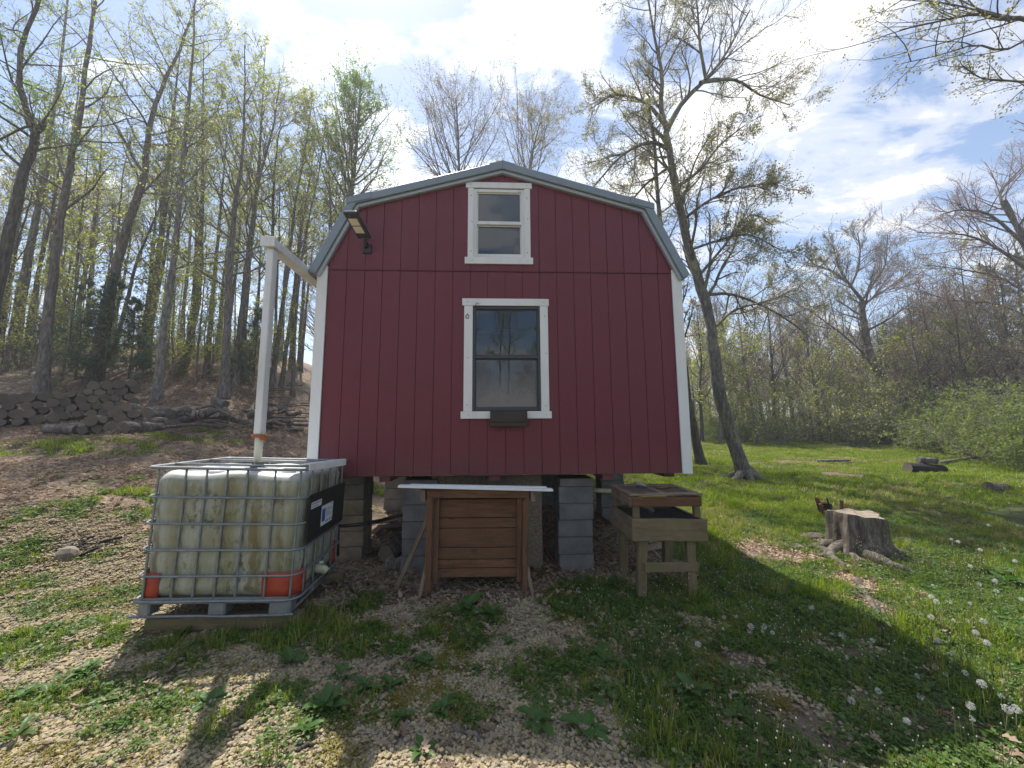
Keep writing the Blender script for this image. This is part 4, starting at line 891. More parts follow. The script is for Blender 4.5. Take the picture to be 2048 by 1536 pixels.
# --- the big leaning tree right of the shed, with its forks drawn in
def maple():
    Y = 6.5
    b, P = path_at([(1492, 957), (1455, 850), (1430, 730), (1420, 640), (1390, 540), (1362, 430), (1345, 340), (1333, 262)], Y)
    q = lambda pts, dy=0: [PX(x, y, Y=Y+dy*k/len(pts))-b for k, (x, y) in enumerate(pts)]
    limbs = [(q([(1335, 265), (1322, 215), (1324, 150), (1310, 80), (1290, -40)], -1), .095), (q([(1335, 258), (1365, 205), (1415, 155), (1450, 110), (1500, 20)], 1), .095), (q([(1400, 165), (1470, 160), (1520, 190), (1580, 210)], 1.5), .06),
             (q([(1412, 160), (1400, 90), (1395, 20), (1385, -60)], -.5), .06), (q([(1330, 250), (1290, 205), (1230, 190), (1185, 215)], 1), .07), (q([(1342, 300), (1300, 285), (1245, 310), (1190, 370)], -1.5), .07),
             (q([(1352, 375), (1400, 340), (1440, 290), (1490, 250)], -1), .06), (q([(1365, 440), (1420, 400), (1480, 375), (1560, 365)], -2), .055), (q([(1405, 590), (1470, 590), (1560, 630), (1640, 690)], 2), .06), (q([(1395, 555), (1450, 490), (1500, 430), (1545, 450)], 1), .05), (q([(1380, 500), (1440, 480), (1500, 470), (1560, 500)], -2), .045), (q([(1425, 660), (1470, 620), (1540, 600), (1600, 575)], 1), .05), (q([(1345, 330), (1290, 370), (1240, 430), (1200, 450)], 2), .05)]
    ms = tree_mesh(101, P, .19, .09, M['bark_maple'], M['twig'], LO, n1=14, s1=.45, L1=(2.4, 2.2), m2=9, m3=6, q=2, lsize=.055, limbs=limbs, flare=1.45, wob=.11, n4=2, lt=.35)
    plant_tree('maple_tree', ms, b, 'tall leaning tree with thick lichened trunk beside right shed corner')
    # buttress roots
    e = bpy.data.objects['maple_tree']
    for k, (a, l) in enumerate(((-2.6, .9), (-1.9, .7), (-1.0, .6), (.2, .8), (2.6, .7))):
        pts = [(math.cos(a)*t*l, math.sin(a)*t*l, .32*max(0, 1-t)**2.2-.05) for t in (.12, .3, .55, .8, 1.05)]; tubeo('root', pts, [.16, .13, .10, .07, .04], M['bark_maple'], e, 9)
maple()
b, P = path_at([(1403, 934), (1388, 860), (1375, 790), (1360, 680), (1335, 540), (1318, 420), (1310, 300), (1295, 200)], 9.0)
plant_tree('slender_tree', tree_mesh(102, P, .15, .05, M['bark_dark'], M['twig'], LO, n1=26, s1=.4, L1=(2.4, 1.4), m2=7, m3=5, q=2, lsize=.08), b, 'slender dark trunked tree just behind the big leaning tree')
# --- tulip tree and crowns beyond the roof
b, P = path_at([(690, 800), (694, 600), (700, 420), (712, 300), (722, 165)], 14)
plant_tree('tulip_tree', tree_mesh(103, P, .22, .04, M['bark'], M['twig'], LG, n1=44, s1=.40, L1=(4.6, 1.5), a1=(.5, .85), up1=.06, m2=9, m3=6, q=5, lsize=.085), b, 'neat oval crowned tree in fresh leaf behind left roof slope')
b, P = path_at([(905, 850), (908, 600), (915, 420), (918, 330), (912, 200)], 15)
plant_tree('budding_tree', tree_mesh(104, P, .17, .03, M['bark'], M['twig_red'], LO, n1=40, s1=.45, L1=(5.4, 2.4), a1=(.5, .95), up1=.07, m2=9, m3=6, q=2, lsize=.075), b, 'thinly budding tree rising above the shed ridge')
b, P = path_at([(1040, 850), (1045, 600), (1055, 420), (1060, 330), (1080, 245)], 17)
plant_tree('budding_tree', tree_mesh(105, P, .16, .03, M['bark'], M['twig_red'], LO, n1=40, s1=.45, L1=(5.6, 2.4), a1=(.5, .95), up1=.06, m2=9, m3=6, q=3, lsize=.08), b, 'lower budding tree peeping over the right side of ridge')
# --- the wood on the left: trunks one can tell apart
LT = [ # pts, Y, r0, r1, leaf, bark, label
 ([(-45, 790), (-5, 580), (25, 440), (52, 330), (72, 262), (46, 205), (40, 110), (85, -20), (110, -160)], 6.6, .23, .12, LG, 'bark_dark', 'dark crooked trunk with broken stub at the wood edge above log pile'),
 ([(85, 772), (100, 600), (128, 400), (158, 230), (190, 0), (215, -200)], 9.0, .25, .10, LS, 'bark', 'straight dark trunk rising behind the long log pile'),
 ([(182, 772), (222, 580), (258, 440), (290, 345), (300, 250), (330, 160), (375, 60), (400, -40)], 10.5, .27, .09, LS, 'bark', 'heavy mossy trunk leaning over behind the top of log pile'),
 ([(312, 815), (328, 650), (350, 500), (368, 300), (385, 120), (390, -20)], 8.6, .19, .06, LS, 'bark_pale', 'pale straight trunk beside the right end of log pile'),
 ([(362, 772), (395, 600), (404, 450), (405, 250), (408, 90)], 12.5, .21, .06, LS, 'bark', 'grey trunk with a bend near its foot behind the brush pile'),
 ([(446, 812), (455, 650), (466, 450), (486, 300), (490, 90)], 9.5, .23, .07, LS, 'bark', 'stout forked trunk just behind the heap of split wood'),
 ([(470, 790), (482, 640), (500, 480), (518, 360), (545, 260), (560, 160)], 11.5, .19, .05, LS, 'bark', 'trunk leaning right between brush pile and downspout'),
 ([(522, 800), (536, 620), (545, 470), (550, 330), (570, 200)], 12.5, .18, .05, LO, 'bark_dark', 'dark slim trunk standing just behind the downspout'),
 ([(585, 800), (592, 620), (610, 480), (640, 330), (655, 200)], 13.5, .13, .04, LS, 'bark', 'thin trunk between downspout and the white shed corner'),
 ([(20, 720), (50, 540), (85, 380), (105, 240), (130, 60), (140, -100)], 13.0, .25, .09, LS, 'bark_pale', 'thick pale trunk deep behind the crooked dark trunk'),
 ([(215, 760), (255, 600), (275, 520), (330, 380), (350, 240)], 14.0, .15, .05, LS, 'bark', 'slender trunk crossing behind the heavy mossy trunk'),
 ([(290, 760), (300, 640), (322, 480), (345, 350), (352, 200)], 15.0, .17, .05, LG, 'bark', 'far grey trunk seen between mossy and pale trunks'),
 ([(428, 760), (440, 640), (470, 560), (480, 430), (470, 300)], 16.0, .15, .05, LS, 'bark', 'crooked grey trunk behind the stout forked trunk'),
 ([(150, 750), (160, 600), (185, 470), (200, 340), (205, 180)], 15.5, .19, .06, LS, 'bark_pale', 'pale distant trunk left of the heavy mossy trunk')]
for i, (pts, Y, r0, r1, lf, bk, lab) in enumerate(LT):
    b, P = path_at(pts, Y)
    ms = tree_mesh(200+i, P, r0*.66, r1*.22, M[bk], M['twig'], lf, n1=26, s1=.34, L1=(3.0, 1.7), a1=(.7, 1.25), up1=.04, m2=7, m3=5, q=4, lsize=.070, wob=.11)
    plant_tree('woodland_tree', ms, b, lab, group='trees of the wood on the left')
# broken stub on the crooked trunk
e = bpy.data.objects['woodland_tree']; s0 = PX(72, 262, Y=6.6)-e.location; tubeo('broken_stub', [s0, s0+Vector((.22, -.05, .12)), s0+Vector((.30, -.05, .32))], [.10, .09, .02], M['bark_dark'], e, 8)
# --- right edge: leaning bare tree, red budding tree, pine, overhanging branch
b, P = path_at([(1815, 868), (1775, 780), (1742, 710), (1726, 640), (1724, 600)], 19)
q = lambda pts, Y: [PX(x, y, Y=Y)-b for x, y in pts]
ms = tree_mesh(301, P, .29, .15, M['bark'], M['twig'], LR, n1=8, s1=.5, L1=(3, 2.4), m2=10, m3=7, q=0, lsize=.05, wob=.09, up2=.10, n4=2, thin=.007,
               limbs=[(q([(1724, 600), (1700, 570), (1680, 540), (1665, 490)], 19), .11), (q([(1724, 600), (1745, 570), (1770, 530), (1775, 470)], 18), .09), (q([(1726, 610), (1770, 580), (1800, 560), (1830, 535)], 20), .07), (q([(1760, 750), (1720, 700), (1660, 650), (1600, 610)], 18.5), .09), (q([(1690, 560), (1660, 540), (1630, 530), (1610, 510)], 19.5), .08), (q([(1700, 575), (1715, 540), (1720, 500), (1715, 465)], 19.5), .09)])
plant_tree('bare_tree', ms, b, 'leaning bare tree with fan of fine twigs at meadow edge')
b, P = path_at([(2150, 830), (2125, 700), (2080, 560), (2040, 470), (2010, 400)], 14)
q = lambda pts, Y: [PX(x, y, Y=Y)-b for x, y in pts]
ms = tree_mesh(302, P, .24, .08, M['bark'], M['twig_red'], LR, n1=16, s1=.45, L1=(4, 3), m2=9, m3=6, q=3, lsize=.05, wob=.08, limbs=[(q([(2080, 560), (2000, 500), (1930, 470), (1835, 465)], 14), .09), (q([(2050, 490), (1980, 430), (1920, 420), (1880, 430)], 13), .08), (q([(2100, 620), (2010, 560), (1930, 540), (1850, 530)], 15), .07), (q([(2030, 450), (2000, 390), (2040, 340), (2080, 300)], 14), .08), (q([(2110, 660), (2000, 610), (1900, 600), (1840, 580)], 15), .06)], up2=.05)
plant_tree('red_budding_tree', ms, b, 'tree with reddish buds reaching in over the right shrubs')
def overhang():
    b = Vector((12.6, 3.2, TZ(12.6, 3.2))); Y = 1.5
    P = [Vector((0, 0, 0)), Vector((.1, -.2, 3)), Vector((-.1, -.6, 6)), Vector((.2, -.9, 9)), Vector((.1, -1.0, 12))]
    q = lambda pts, Y: [PX(x, y, Y=Y)-b for x, y in pts]
    limbs = [([P[2]+Vector((0, 0, .8))]+q([(2080, 62), (2020, 40), (1960, 28), (1890, 40), (1800, 60)], 1.6), .042), (q([(2080, 62), (2010, 100), (1950, 90), (1880, 110), (1790, 130)], 1.6), .022), (q([(2060, 165), (2000, 160), (1960, 155), (1925, 130)], 1.8), .02), (q([(2020, 42), (1950, 20), (1880, 5), (1800, 0)], 1.4), .02), ([P[2]+Vector((0, 0, .3))]+q([(2120, 170), (2060, 165)], 1.8), .045)]
    ms = tree_mesh(303, P, .2, .02, M['bark'], M['twig'], LO, n1=9, s1=.6, L1=(2.2, 1.4), m2=4, m3=4, q=3, lsize=.045, limbs=limbs, thin=.003, k2=.30)
    plant_tree('overhanging_tree', ms, b, 'tree whose leafing branches hang in at the top right corner')
overhang()
# --- general stock of trees, copied about
def slim(seed, h, r0, leaf, q=2, bark='bark', twig='twig', ls=.11, **k):
    g = random.Random(seed); P = [(0, 0, -.1)]
    x = y = 0; lx, ly = g.uniform(-.05, .05), g.uniform(-.05, .05)
    for i in range(1, 6): x += lx*h/5+g.uniform(-.12, .12); y += ly*h/5+g.uniform(-.12, .12); P.append((x, y, h*i/5))
    kw = dict(n1=26, s1=.28, L1=(3.0, 1.3), a1=(.6, 1.15), up1=.05, m2=6, m3=4, q=q, lsize=ls, thin=.006); kw.update(k)
    return tree_mesh(seed, [Vector(p) for p in P], r0, r0*.08, M[bark], M[twig], leaf, **kw)
SL = [slim(401, 15, .13, LS, 1, s1=.5, L1=(2.4, 1.2)), slim(402, 13, .10, LS, 2, s1=.48, L1=(2.2, 1.0)), slim(403, 17, .15, LG, 1, s1=.5, L1=(2.6, 1.2)), slim(404, 10, .075, LS, 2, s1=.2, L1=(2.0, .8)), slim(405, 12, .12, LO, 1, 'bark_dark', s1=.45), slim(406, 8, .05, LS, 2, s1=.15, L1=(1.6, .7))]
BR = [slim(411, 9, .14, LR, 0, 'bark_dark', 'twig_red', s1=.25, L1=(3.2, 2.0), m2=8, m3=6, up2=.08), slim(412, 8, .10, LO, 2, 'bark', 'twig', s1=.2, L1=(2.6, 1.6), m2=7, m3=5), slim(413, 7, .09, LS, 3, 'bark', 'twig', s1=.15, L1=(2.6, 1.4), m2=7, m3=5), slim(414, 10, .12, LO, 1, 'bark_pale', 'twig_red', s1=.25, L1=(3.0, 1.8), m2=8, m3=5, up2=.06)]
rr = random.Random(21)
def by_left(px):
    for lim, t in ((50, 'behind the crooked dark trunk'), (145, 'behind the straight dark trunk'), (280, 'behind the heavy mossy trunk'), (355, 'behind the pale straight trunk'), (430, 'behind the brush pile'), (500, 'behind the stout forked trunk'), (565, 'behind the downspout')):
        if px < lim: return t
    return 'beside the white shed corner'
def by_right(px):
    for lim, t in ((1465, 'behind the big leaning tree'), (1560, 'past the big leaning tree'), (1690, 'between big leaning and bare trees'), (1790, 'around the leaning bare tree'), (1880, 'between bare and red budding trees'), (1970, 'under the red budding tree')):
        if px < lim: return t
    return 'beside the tall dark pine'
def spot(px, d):
    r = ray(px, 850); return Vector((CAM[0]+r[0]*d, CAM[1]+r[1]*d, 0))
for i in range(60):
    px = rr.uniform(-120, 680); d = rr.uniform(15.5, 30); p = spot(px, d); p.z = TZ(p.x, p.y)
    k = rr.choice([0, 0, 1, 1, 2, 2, 3, 4]); lab = ['grey trunked forest tree', 'light leaved forest tree', 'tall greening forest tree', 'young slender forest tree', 'dark nearly bare forest tree', 'small leafy forest sapling'][k]+' standing far '+by_left(px)
    plant_tree('forest_tree', SL[k], p, lab, rr.uniform(0, 6.3), rr.uniform(.8, 1.15), 'forest trees further back in the left wood')
for i in range(18):   # saplings among the front trunks
    px = rr.uniform(-60, 620); d = rr.uniform(13.6, 17); p = spot(px, d); p.z = TZ(p.x, p.y)
    plant_tree('sapling', SL[rr.choice([3, 5, 5])], p, 'thin woodland sapling with tiny leaves close '+by_left(px), rr.uniform(0, 6.3), rr.uniform(.45, .75), 'saplings in the left wood')
LABR = ['bare twiggy tree beyond the meadow', 'olive budding tree beyond the meadow', 'yellow green leafing tree beyond the meadow', 'pale barked thin tree beyond the meadow']
for px, d, k, s in ((1390, 27, 2, .8), (1425, 30, 2, .9), (1470, 26, 1, .7), (1500, 31, 0, .8), (1530, 25, 1, .8), (1560, 29, 3, .7), (1590, 33, 0, .9), (1625, 24, 3, .75), (1650, 28, 1, .8), (1680, 25, 2, .65), (1712, 30, 0, .9), (1745, 24, 1, .7), (1790, 28, 0, .9), (1850, 22, 3, .8), (1885, 26, 0, 1.0), (1925, 24, 3, 1.0), (1955, 20, 0, .9), (1990, 25, 0, 1.1), (2030, 21, 3, 1.0), (2080, 18, 1, .9), (1380, 34, 2, 1.0), (1450, 36, 1, 1.0), (1540, 38, 0, 1.0), (1620, 37, 2, .9), (1700, 40, 1, 1.0), (1575, 24, 2, .55), (1480, 24, 2, .5), (1660, 22, 2, .5), (1780, 21, 2, .5), (1400, 25, 0, 1.0), (1438, 24, 2, 1.1), (1455, 29, 0, 1.2), (1490, 27, 3, 1.1), (1512, 23.5, 2, 1.0), (1548, 26, 0, 1.1), (1582, 25.5, 3, 1.0), (1606, 27, 2, 1.1), (1640, 25, 0, 1.0), (1668, 29, 3, 1.2), (1695, 26, 2, 1.0), (1735, 28, 3, 1.1), (1765, 25, 0, .9), (1805, 24, 2, 1.0), (1835, 27, 0, 1.2), (1862, 24, 0, 1.1), (1905, 22, 2, 1.0), (1940, 26, 0, 1.2), (1975, 22, 3, 1.2), (2015, 24, 0, 1.2), (2050, 20, 0, 1.0)):
    p = spot(px, d); p.z = TZ(p.x, p.y); plant_tree('edge_tree', BR[k], p, LABR[k]+' '+by_right(px), rr.uniform(0, 6.3), s, 'trees of the belt beyond the meadow')
# trees behind the camera, mirrored in the window panes
for x, y, k, s in ((-9, -22, 0, 1), (-5, -26, 2, 1.), (-2.5, -20, 4, .8), (0, -27, 1, 1), (2.2, -19, 5, 1.0), (4, -24, 3, 1), (7, -26, 0, 1), (10, -22, 1, .9), (-13, -24, 1, 1), (14, -26, 2, 1), (1, -32, 0, 1.1), (-6, -33, 1, 1.1), (5.5, -33, 2, .9)):
    plant_tree('roadside_tree', SL[k], (x, y, TZ(x, y)), 'leafing tree across the yard mirrored in the shed window panes', x, s, 'trees across the yard')
# far woods, one mass each, instanced
def stuff_scatter(name, protos, P, rot, scl, idx, label):
    me = bpy.data.meshes.new(name); n = len(P); me.vertices.add(n); me.vertices.foreach_set('co', np.asarray(P, np.float32).ravel())
    a = me.attributes.new('rot', 'FLOAT_VECTOR', 'POINT'); a.data.foreach_set('vector', np.asarray(rot, np.float32).ravel())
    s = np.asarray(scl, np.float32); s = np.repeat(s[:, None], 3, 1) if s.ndim == 1 else s
    a = me.attributes.new('scl', 'FLOAT_VECTOR', 'POINT'); a.data.foreach_set('vector', s.ravel())
    a = me.attributes.new('idx', 'INT', 'POINT'); a.data.foreach_set('value', np.asarray(idx, np.int32))
    me.update(); o = obj(name, me); tag(o, label, None, None, 'stuff')
    c = bpy.data.collections.new(name+'_stock')
    for i, p in enumerate(protos):
        q_ = bpy.data.objects.new('%s_piece_%02d' % (name, i), p); c.objects.link(q_)
    ng = bpy.data.node_groups.new(name, 'GeometryNodeTree'); ng.interface.new_socket('Geometry', in_out='INPUT', socket_type='NodeSocketGeometry'); ng.interface.new_socket('Geometry', in_out='OUTPUT', socket_type='NodeSocketGeometry')
    gi = ng.nodes.new('NodeGroupInput'); go = ng.nodes.new('NodeGroupOutput'); ci = ng.nodes.new('GeometryNodeCollectionInfo'); ci.inputs['Collection'].default_value = c; ci.inputs['Separate Children'].default_value = True; ci.inputs['Reset Children'].default_value = True
    ip = ng.nodes.new('GeometryNodeInstanceOnPoints'); ip.inputs['Pick Instance'].default_value = True
    def na(nm, tp):
        k = ng.nodes.new('GeometryNodeInputNamedAttribute'); k.data_type = tp; k.inputs['Name'].default_value = nm
        return [s_ for s_ in k.outputs if s_.enabled and s_.name == 'Attribute'][0]
    l = ng.links.new; l(gi.outputs[0], ip.inputs['Points']); l(ci.outputs[0], ip.inputs['Instance']); l(na('idx', 'INT'), ip.inputs['Instance Index']); l(na('rot', 'FLOAT_VECTOR'), ip.inputs['Rotation']); l(na('scl', 'FLOAT_VECTOR'), ip.inputs['Scale']); l(ip.outputs[0], go.inputs[0])
    m = o.modifiers.new('scatter', 'NODES'); m.node_group = ng; return o
def join(ms, name):
    """one mesh of several, materials kept"""
    V = []; F = []; I = []; mats = []; n = 0
    for m in ms:
        v = np.empty(len(m.vertices)*3, np.float32); m.vertices.foreach_get('co', v); f = np.empty(len(m.loops), np.int32); m.loops.foreach_get('vertex_index', f); mi = np.empty(len(m.polygons), np.int32); m.polygons.foreach_get('material_index', mi)
        V.append(v.reshape(-1, 3)); F.append(f.reshape(-1, 4)+n); I.append(mi+len(mats)); mats += list(m.materials); n += len(V[-1])
    return fastmesh(name, np.concatenate(V), np.concatenate(F), mats, np.concatenate(I))
gr = np.random.default_rng(5)
FT = [join(m, 'far_tree') for m in (SL[0], SL[1], SL[4], BR[0], BR[1], BR[3])]
def far(name, n, plo, phi, dlo, dhi, ks, slo, shi, label):
    P = []
    for i in range(n):
        p = spot(gr.uniform(plo, phi), gr.uniform(dlo, dhi)); P.append((p.x, p.y, TZ(p.x, p.y)))
    stuff_scatter(name, FT, P, np.stack([np.zeros(n), np.zeros(n), gr.uniform(0, 6.3, n)], 1), gr.uniform(slo, shi, n), gr.choice(ks, n), label)
far('far_wood', 64, -1200, 700, 30, 62, [0, 1, 2], .7, 1.0, 'far trees of the left wood standing as one mass')
far('side_wood', 44, -1200, -150, 13.5, 30, [0, 1, 2], .7, 1.05, 'wood going on past the left of the log pile')
gp = np.random.default_rng(12); n = 60; P = [(x, y, TZ(x, y)) for x, y in zip(gp.uniform(-40, 40, n), gp.uniform(-60, -30, n))]
stuff_scatter('yard_wood', FT, P, np.stack([np.zeros(n), np.zeros(n), gp.uniform(0, 6.3, n)], 1), gp.uniform(.6, .9, n), gp.choice([0, 1, 2], n), 'wood across the yard mirrored in the window panes')
far('back_thicket', 70, 620, 1380, 24, 52, [3, 4, 5], .7, 1.0, 'low thicket of small trees behind the shed')
far('side_thicket', 60, 2140, 3100, 16, 34, [3, 4, 5], .8, 1.15, 'thicket going on along the right of the meadow')
far('far_tree_belt', 150, 1330, 3100, 32, 75, [3, 4, 5, 3], 1.0, 1.4, 'far tree belt beyond the meadow reading as one mass')
# --- pines
def pine_mesh(seed, h, r, wl=1.4, mats=None, dens=1.0):
    g = np.random.default_rng(seed); T = Acc(); Cn = Acc(); P0 = spline([(0, 0, -.1), (.03*h*.3, 0, h*.5), (0, .02*h, h)], 14)[None]; R0 = np.linspace(r, r*.15, 14)[None]; T.add(*tubes(P0, R0, 8))
    S, D, rr_, tt, _ = kids(g, P0, R0, int(52*dens), .06, .99, 1.15, 1.6); L = wl*(1.05-tt)**.8*g.uniform(.6, 1.15, len(S))
    P1 = grow(g, S, D, L, 6, .07, .05); R1 = np.clip(rr_*.3, .006, .04)[:, None]*np.linspace(1, .3, 7)[None]; T.add(*tubes(P1, R1, 4))
    S, D, r2, t2, pi = kids(g, P1, R1, 9, .15, 1, .4, 1.0); P2 = grow(g, S, D, L[pi]*.32*g.uniform(.5, 1.2, len(S)), 3, .08, .03); Cn.add(*tubes(P2, np.full(P2.shape[:2], .004), 3))
    B, n, _ = P2.shape; q_ = 10; i = g.integers(0, n-1, (B, q_)); f = g.random((B, q_, 1)); b_ = np.arange(B)[:, None]; C = (P2[b_, i]*(1-f)+P2[b_, i+1]*f).reshape(-1, 3); dd = np.repeat(norm(P2[:, -1]-P2[:, 0]), q_, 0)
    a = norm(dd*.8+g.normal(0, .6, C.shape)); c_ = norm(np.cross(a, g.normal(size=C.shape))); s = .12*g.uniform(.7, 1.3, (len(C), 1))
    V = np.stack([C-c_*.012, C+c_*.012, C+a*s+c_*.004, C+a*s-c_*.004], 1).reshape(-1, 3); Cn.add(V, np.arange(len(V)).reshape(-1, 4), 1)
    return T.mesh('trunk', [M['bark_dark']]), Cn.mesh('crown', [M['bark_dark'], M['needle']])
PN = [pine_mesh(501, 4.2, .05, 1.5), pine_mesh(502, 3.2, .04, 1.2), pine_mesh(503, 11, .16, 2.6, None, 2.6)]
for i, (px, py, Y, k, s) in enumerate(((205, 770, 10.2, 0, 1.0), (255, 770, 10.0, 1, 1.0), (150, 765, 11, 0, .95), (505, 790, 12, 1, 1.05), (95, 750, 12.5, 1, 1.0))):
    p = PX(px, py, Y=Y); p.z = TZ(p.x, p.y); plant_tree('pine_sapling', PN[k], p, 'young bluish green pine sapling growing '+by_left(px), i*1.7, s, 'pine saplings in the left wood')
for i, (px, d, s) in enumerate(((2032, 27, .95), (1990, 36, .8), (2075, 24, .9), (1900, 40, 1.0), (1850, 42, 1.0), (1800, 43, .95), (1945, 40, 1.05), (1760, 44, .8), (1700, 46, .62), (1875, 35, .8), (1820, 36, .72), (1730, 45, .7), (1780, 41, .8), (1835, 39, .9), (1920, 37, .9), (1965, 38, 1.0), (1790, 37, .8), (1850, 37, .95), (1885, 38, 1.0), (1935, 36, 1.0), (1980, 40, 1.1), (1745, 40, .7), (1720, 42, .62), (1815, 41, .9), (1870, 44, 1.1), (1910, 44, 1.15))):
    q_ = .8 if d > 34 else 1; p = spot(px, d*q_); s *= q_*1.25; p.z = TZ(p.x, p.y); plant_tree('pine_tree', PN[2], p, 'tall dark pine with layered boughs at right edge of the belt' if i in (0, 2) else 'dark evergreen pine standing behind the bare tree belt', i*2.1, s, 'pines at the right edge' if i in (0, 2) else 'pines behind the bare tree belt')
# --- shrubs
def shrub_mesh(seed, h, wd, leaf, n=16, q=5, ls=.07):
    g = np.random.default_rng(seed); T = Acc(); Cn = Acc(); S = g.normal(0, .12, (n, 3)); S[:, 2] = -.03; D = norm(np.stack([g.normal(0, wd/h*.7, n), g.normal(0, wd/h*.7, n), np.ones(n)], 1)); L = h*g.uniform(.6, 1.15, n)
    P1 = grow(g, S, D, L, 7, .13, -.03); R1 = np.full((n, 1), .013)*np.linspace(1, .3, 8)[None]; T.add(*tubes(P1, R1, 4))
    S, D, r, tt, pi = kids(g, P1, R1, 10, .15, 1, .5, 1.2); P2 = grow(g, S, D, L[pi]*.36*g.uniform(.5, 1.2, len(S)), 5, .16, -.02); Cn.add(*tubes(P2, np.full(P2.shape[:2], .005), 3))
    R2 = np.full(P2.shape[:2], .005); S, D, r, tt, pi = kids(g, P2, R2, 4, .2, 1, .5, 1.1); P3 = grow(g, S, D, np.full(len(S), h*.11), 3, .15, 0); Cn.add(*tubes(P3, np.full(P3.shape[:2], .004), 3)); Cn.add(*leaves(g, P3, q, ls, .1, .04), 1)
    return T.mesh('trunk', [M['twig']]), Cn.mesh('crown', [M['twig'], leaf])
SB = [shrub_mesh(601, 2.4, 1.6, M['leaf_shrub'], 18, 6), shrub_mesh(602, 1.8, 1.5, M['leaf_shrub'], 16, 7), shrub_mesh(603, 2.8, 1.3, LS, 14, 3)]
for i, (px, d, k, s) in enumerate(((2010, 13, 0, 1.0), (1940, 15, 0, 1.1), (2060, 11.5, 1, 1.0), (1880, 17, 1, 1.2), (1975, 17, 0, 1.2), (1905, 20, 0, 1.2), (1835, 21, 1, 1.1), (1780, 23, 1, 1.0), (1720, 23, 0, .8), (1670, 24, 1, 1.0), (1610, 25, 0, .9), (1545, 26, 1, 1.0), (1505, 25, 0, .9), (1455, 26, 1, 1.0), (1420, 28, 0, 1.), (1385, 26, 1, 1.), (2040, 15, 0, 1.2), (2110, 13, 0, 1.1), (1850, 25, 0, 1.3), (1930, 24, 0, 1.4), (1640, 28, 0, 1.2), (1570, 30, 0, 1.3), (1480, 31, 0, 1.3), (1750, 28, 0, 1.2), (1410, 33, 0, 1.4))):
    p = spot(px, d); p.z = TZ(p.x, p.y); near = d < 20
    plant_tree('shrub', SB[k], p, ('bright green arching shrub at meadow edge ' if near else 'green undergrowth bush in the far tree belt ')+by_right(px), i*1.3, s, 'bright shrubs right of the meadow' if near else 'undergrowth bushes below the tree belt', 'shrub')
for i in range(16):
    px = rr.uniform(1385, 2050); d = rr.uniform(21, 30); p = spot(px, d); p.z = TZ(p.x, p.y); plant_tree('shrub', SB[2], p, 'thin yellow green thicket shrub standing '+by_right(px), i*2.2, rr.uniform(.8, 1.4), 'thicket shrubs in the tree belt', 'shrub')
for i in range(22):
    px = rr.uniform(-60, 620); d = rr.uniform(13.2, 22); p = spot(px, d); p.z = TZ(p.x, p.y); plant_tree('understory_shrub', SB[2], p, 'twiggy understory shrub on leafy forest floor '+by_left(px), i*2.2, rr.uniform(.5, 1.0), 'understory shrubs in the left wood', 'shrub')

# ------------------------------------------------------------------ logs
def log_mesh(seed, L, r):
    g = np.random.default_rng(seed); k = 12; n = 6; a = np.arange(k)*2*math.pi/k; sh = 1+.06*np.sin(a*2+g.random()*6)+.04*np.sin(a*3+g.random()*6); V = []
    for i in range(n):
        x = (i/(n-1)-.5)*L; s = sh*(1+g.normal(0, .02, k)); oy, oz = g.normal(0, .01, 2)
        V += [(x, r*s[j]*math.cos(a[j])+oy, r*s[j]*math.sin(a[j])+oz) for j in range(k)]
    F = [(i*k+j, (i+1)*k+j, (i+1)*k+(j+1) % k, i*k+(j+1) % k) for i in range(n-1) for j in range(k)]; nb = len(F)
    F += [tuple(range(k)), tuple(range((n-1)*k, n*k))[::-1]]
    return pmesh('log', V, F, [M['bark'], M['logend']], False, [0]*nb+[1, 1])
LM = [log_mesh(700+i, .55, r) for i, r in enumerate((.085, .10, .115, .13, .14))]
rl = random.Random(4)
def pile(p0, p1, rows, group, label, prof):
    d = (p1-p0); L = d.length; d.normalize(); ax = Vector((d.y, -d.x, 0)).normalized(); rz = math.atan2(ax.y, ax.x); st = .235
    n = int(L/st)
    for row in range(rows):
        for i in range(n-row if False else n):
            u = (i+.5+.5*(row % 2))*st
            if u > L or row >= prof(u/L)*rows: continue
            c = p0+d*u; z = TZ(c.x, c.y); k = rl.choice([0, 1, 2, 2, 3, 4])
            tag(obj('log', LM[k], None, (c.x+ax.x*rl.uniform(-.06, .06), c.y+ax.y*rl.uniform(-.06, .06), z+.11+row*.195+rl.uniform(-.015, .015)), (rl.uniform(0, 6.3), rl.uniform(-.05, .05), rz+rl.uniform(-.12, .12))), label % ('bottom', 'second', 'third', 'fourth', 'fifth', 'topmost')[row], 'log', group)
A0 = PX(-70, 870, d=9.2); A1 = PX(282, 858, d=11.4)
pile(A0, A1, 5, 'logs stacked in the long pile', 'weathered log in the %s row of the long pile at wood edge', lambda t: (.72 if t < .25 else .62 if t < .38 else .80 if t < .6 else 1.0) if t < .93 else .75)
B0 = PX(165, 865, d=9.3); B1 = PX(300, 862, d=9.9)
pile(B0, B1, 3, 'logs in the low front pile', 'grey log in the %s row of the low pile before the long one', lambda t: .35 if t < .3 else 1.0 if t < .85 else .6)
for i, (px, py, a) in enumerate(((120, 868, .3), (185, 866, -.2), (150, 864, .1), (260, 858, 1.6), (315, 852, .5), (345, 853, 2.4), (300, 862, 1.5), (275, 864, 1.4), (365, 845, .2), (335, 838, 1.0), (320, 828, .3))):
    p = G(px, py); tag(obj('log', LM[rl.choice([1, 2, 3])], None, (p.x, p.y, p.z+.10), (rl.uniform(0, 6), rl.uniform(-.05, .05), a)), 'loose log rolled out on the grass beside the log piles', 'log', 'loose logs by the piles')
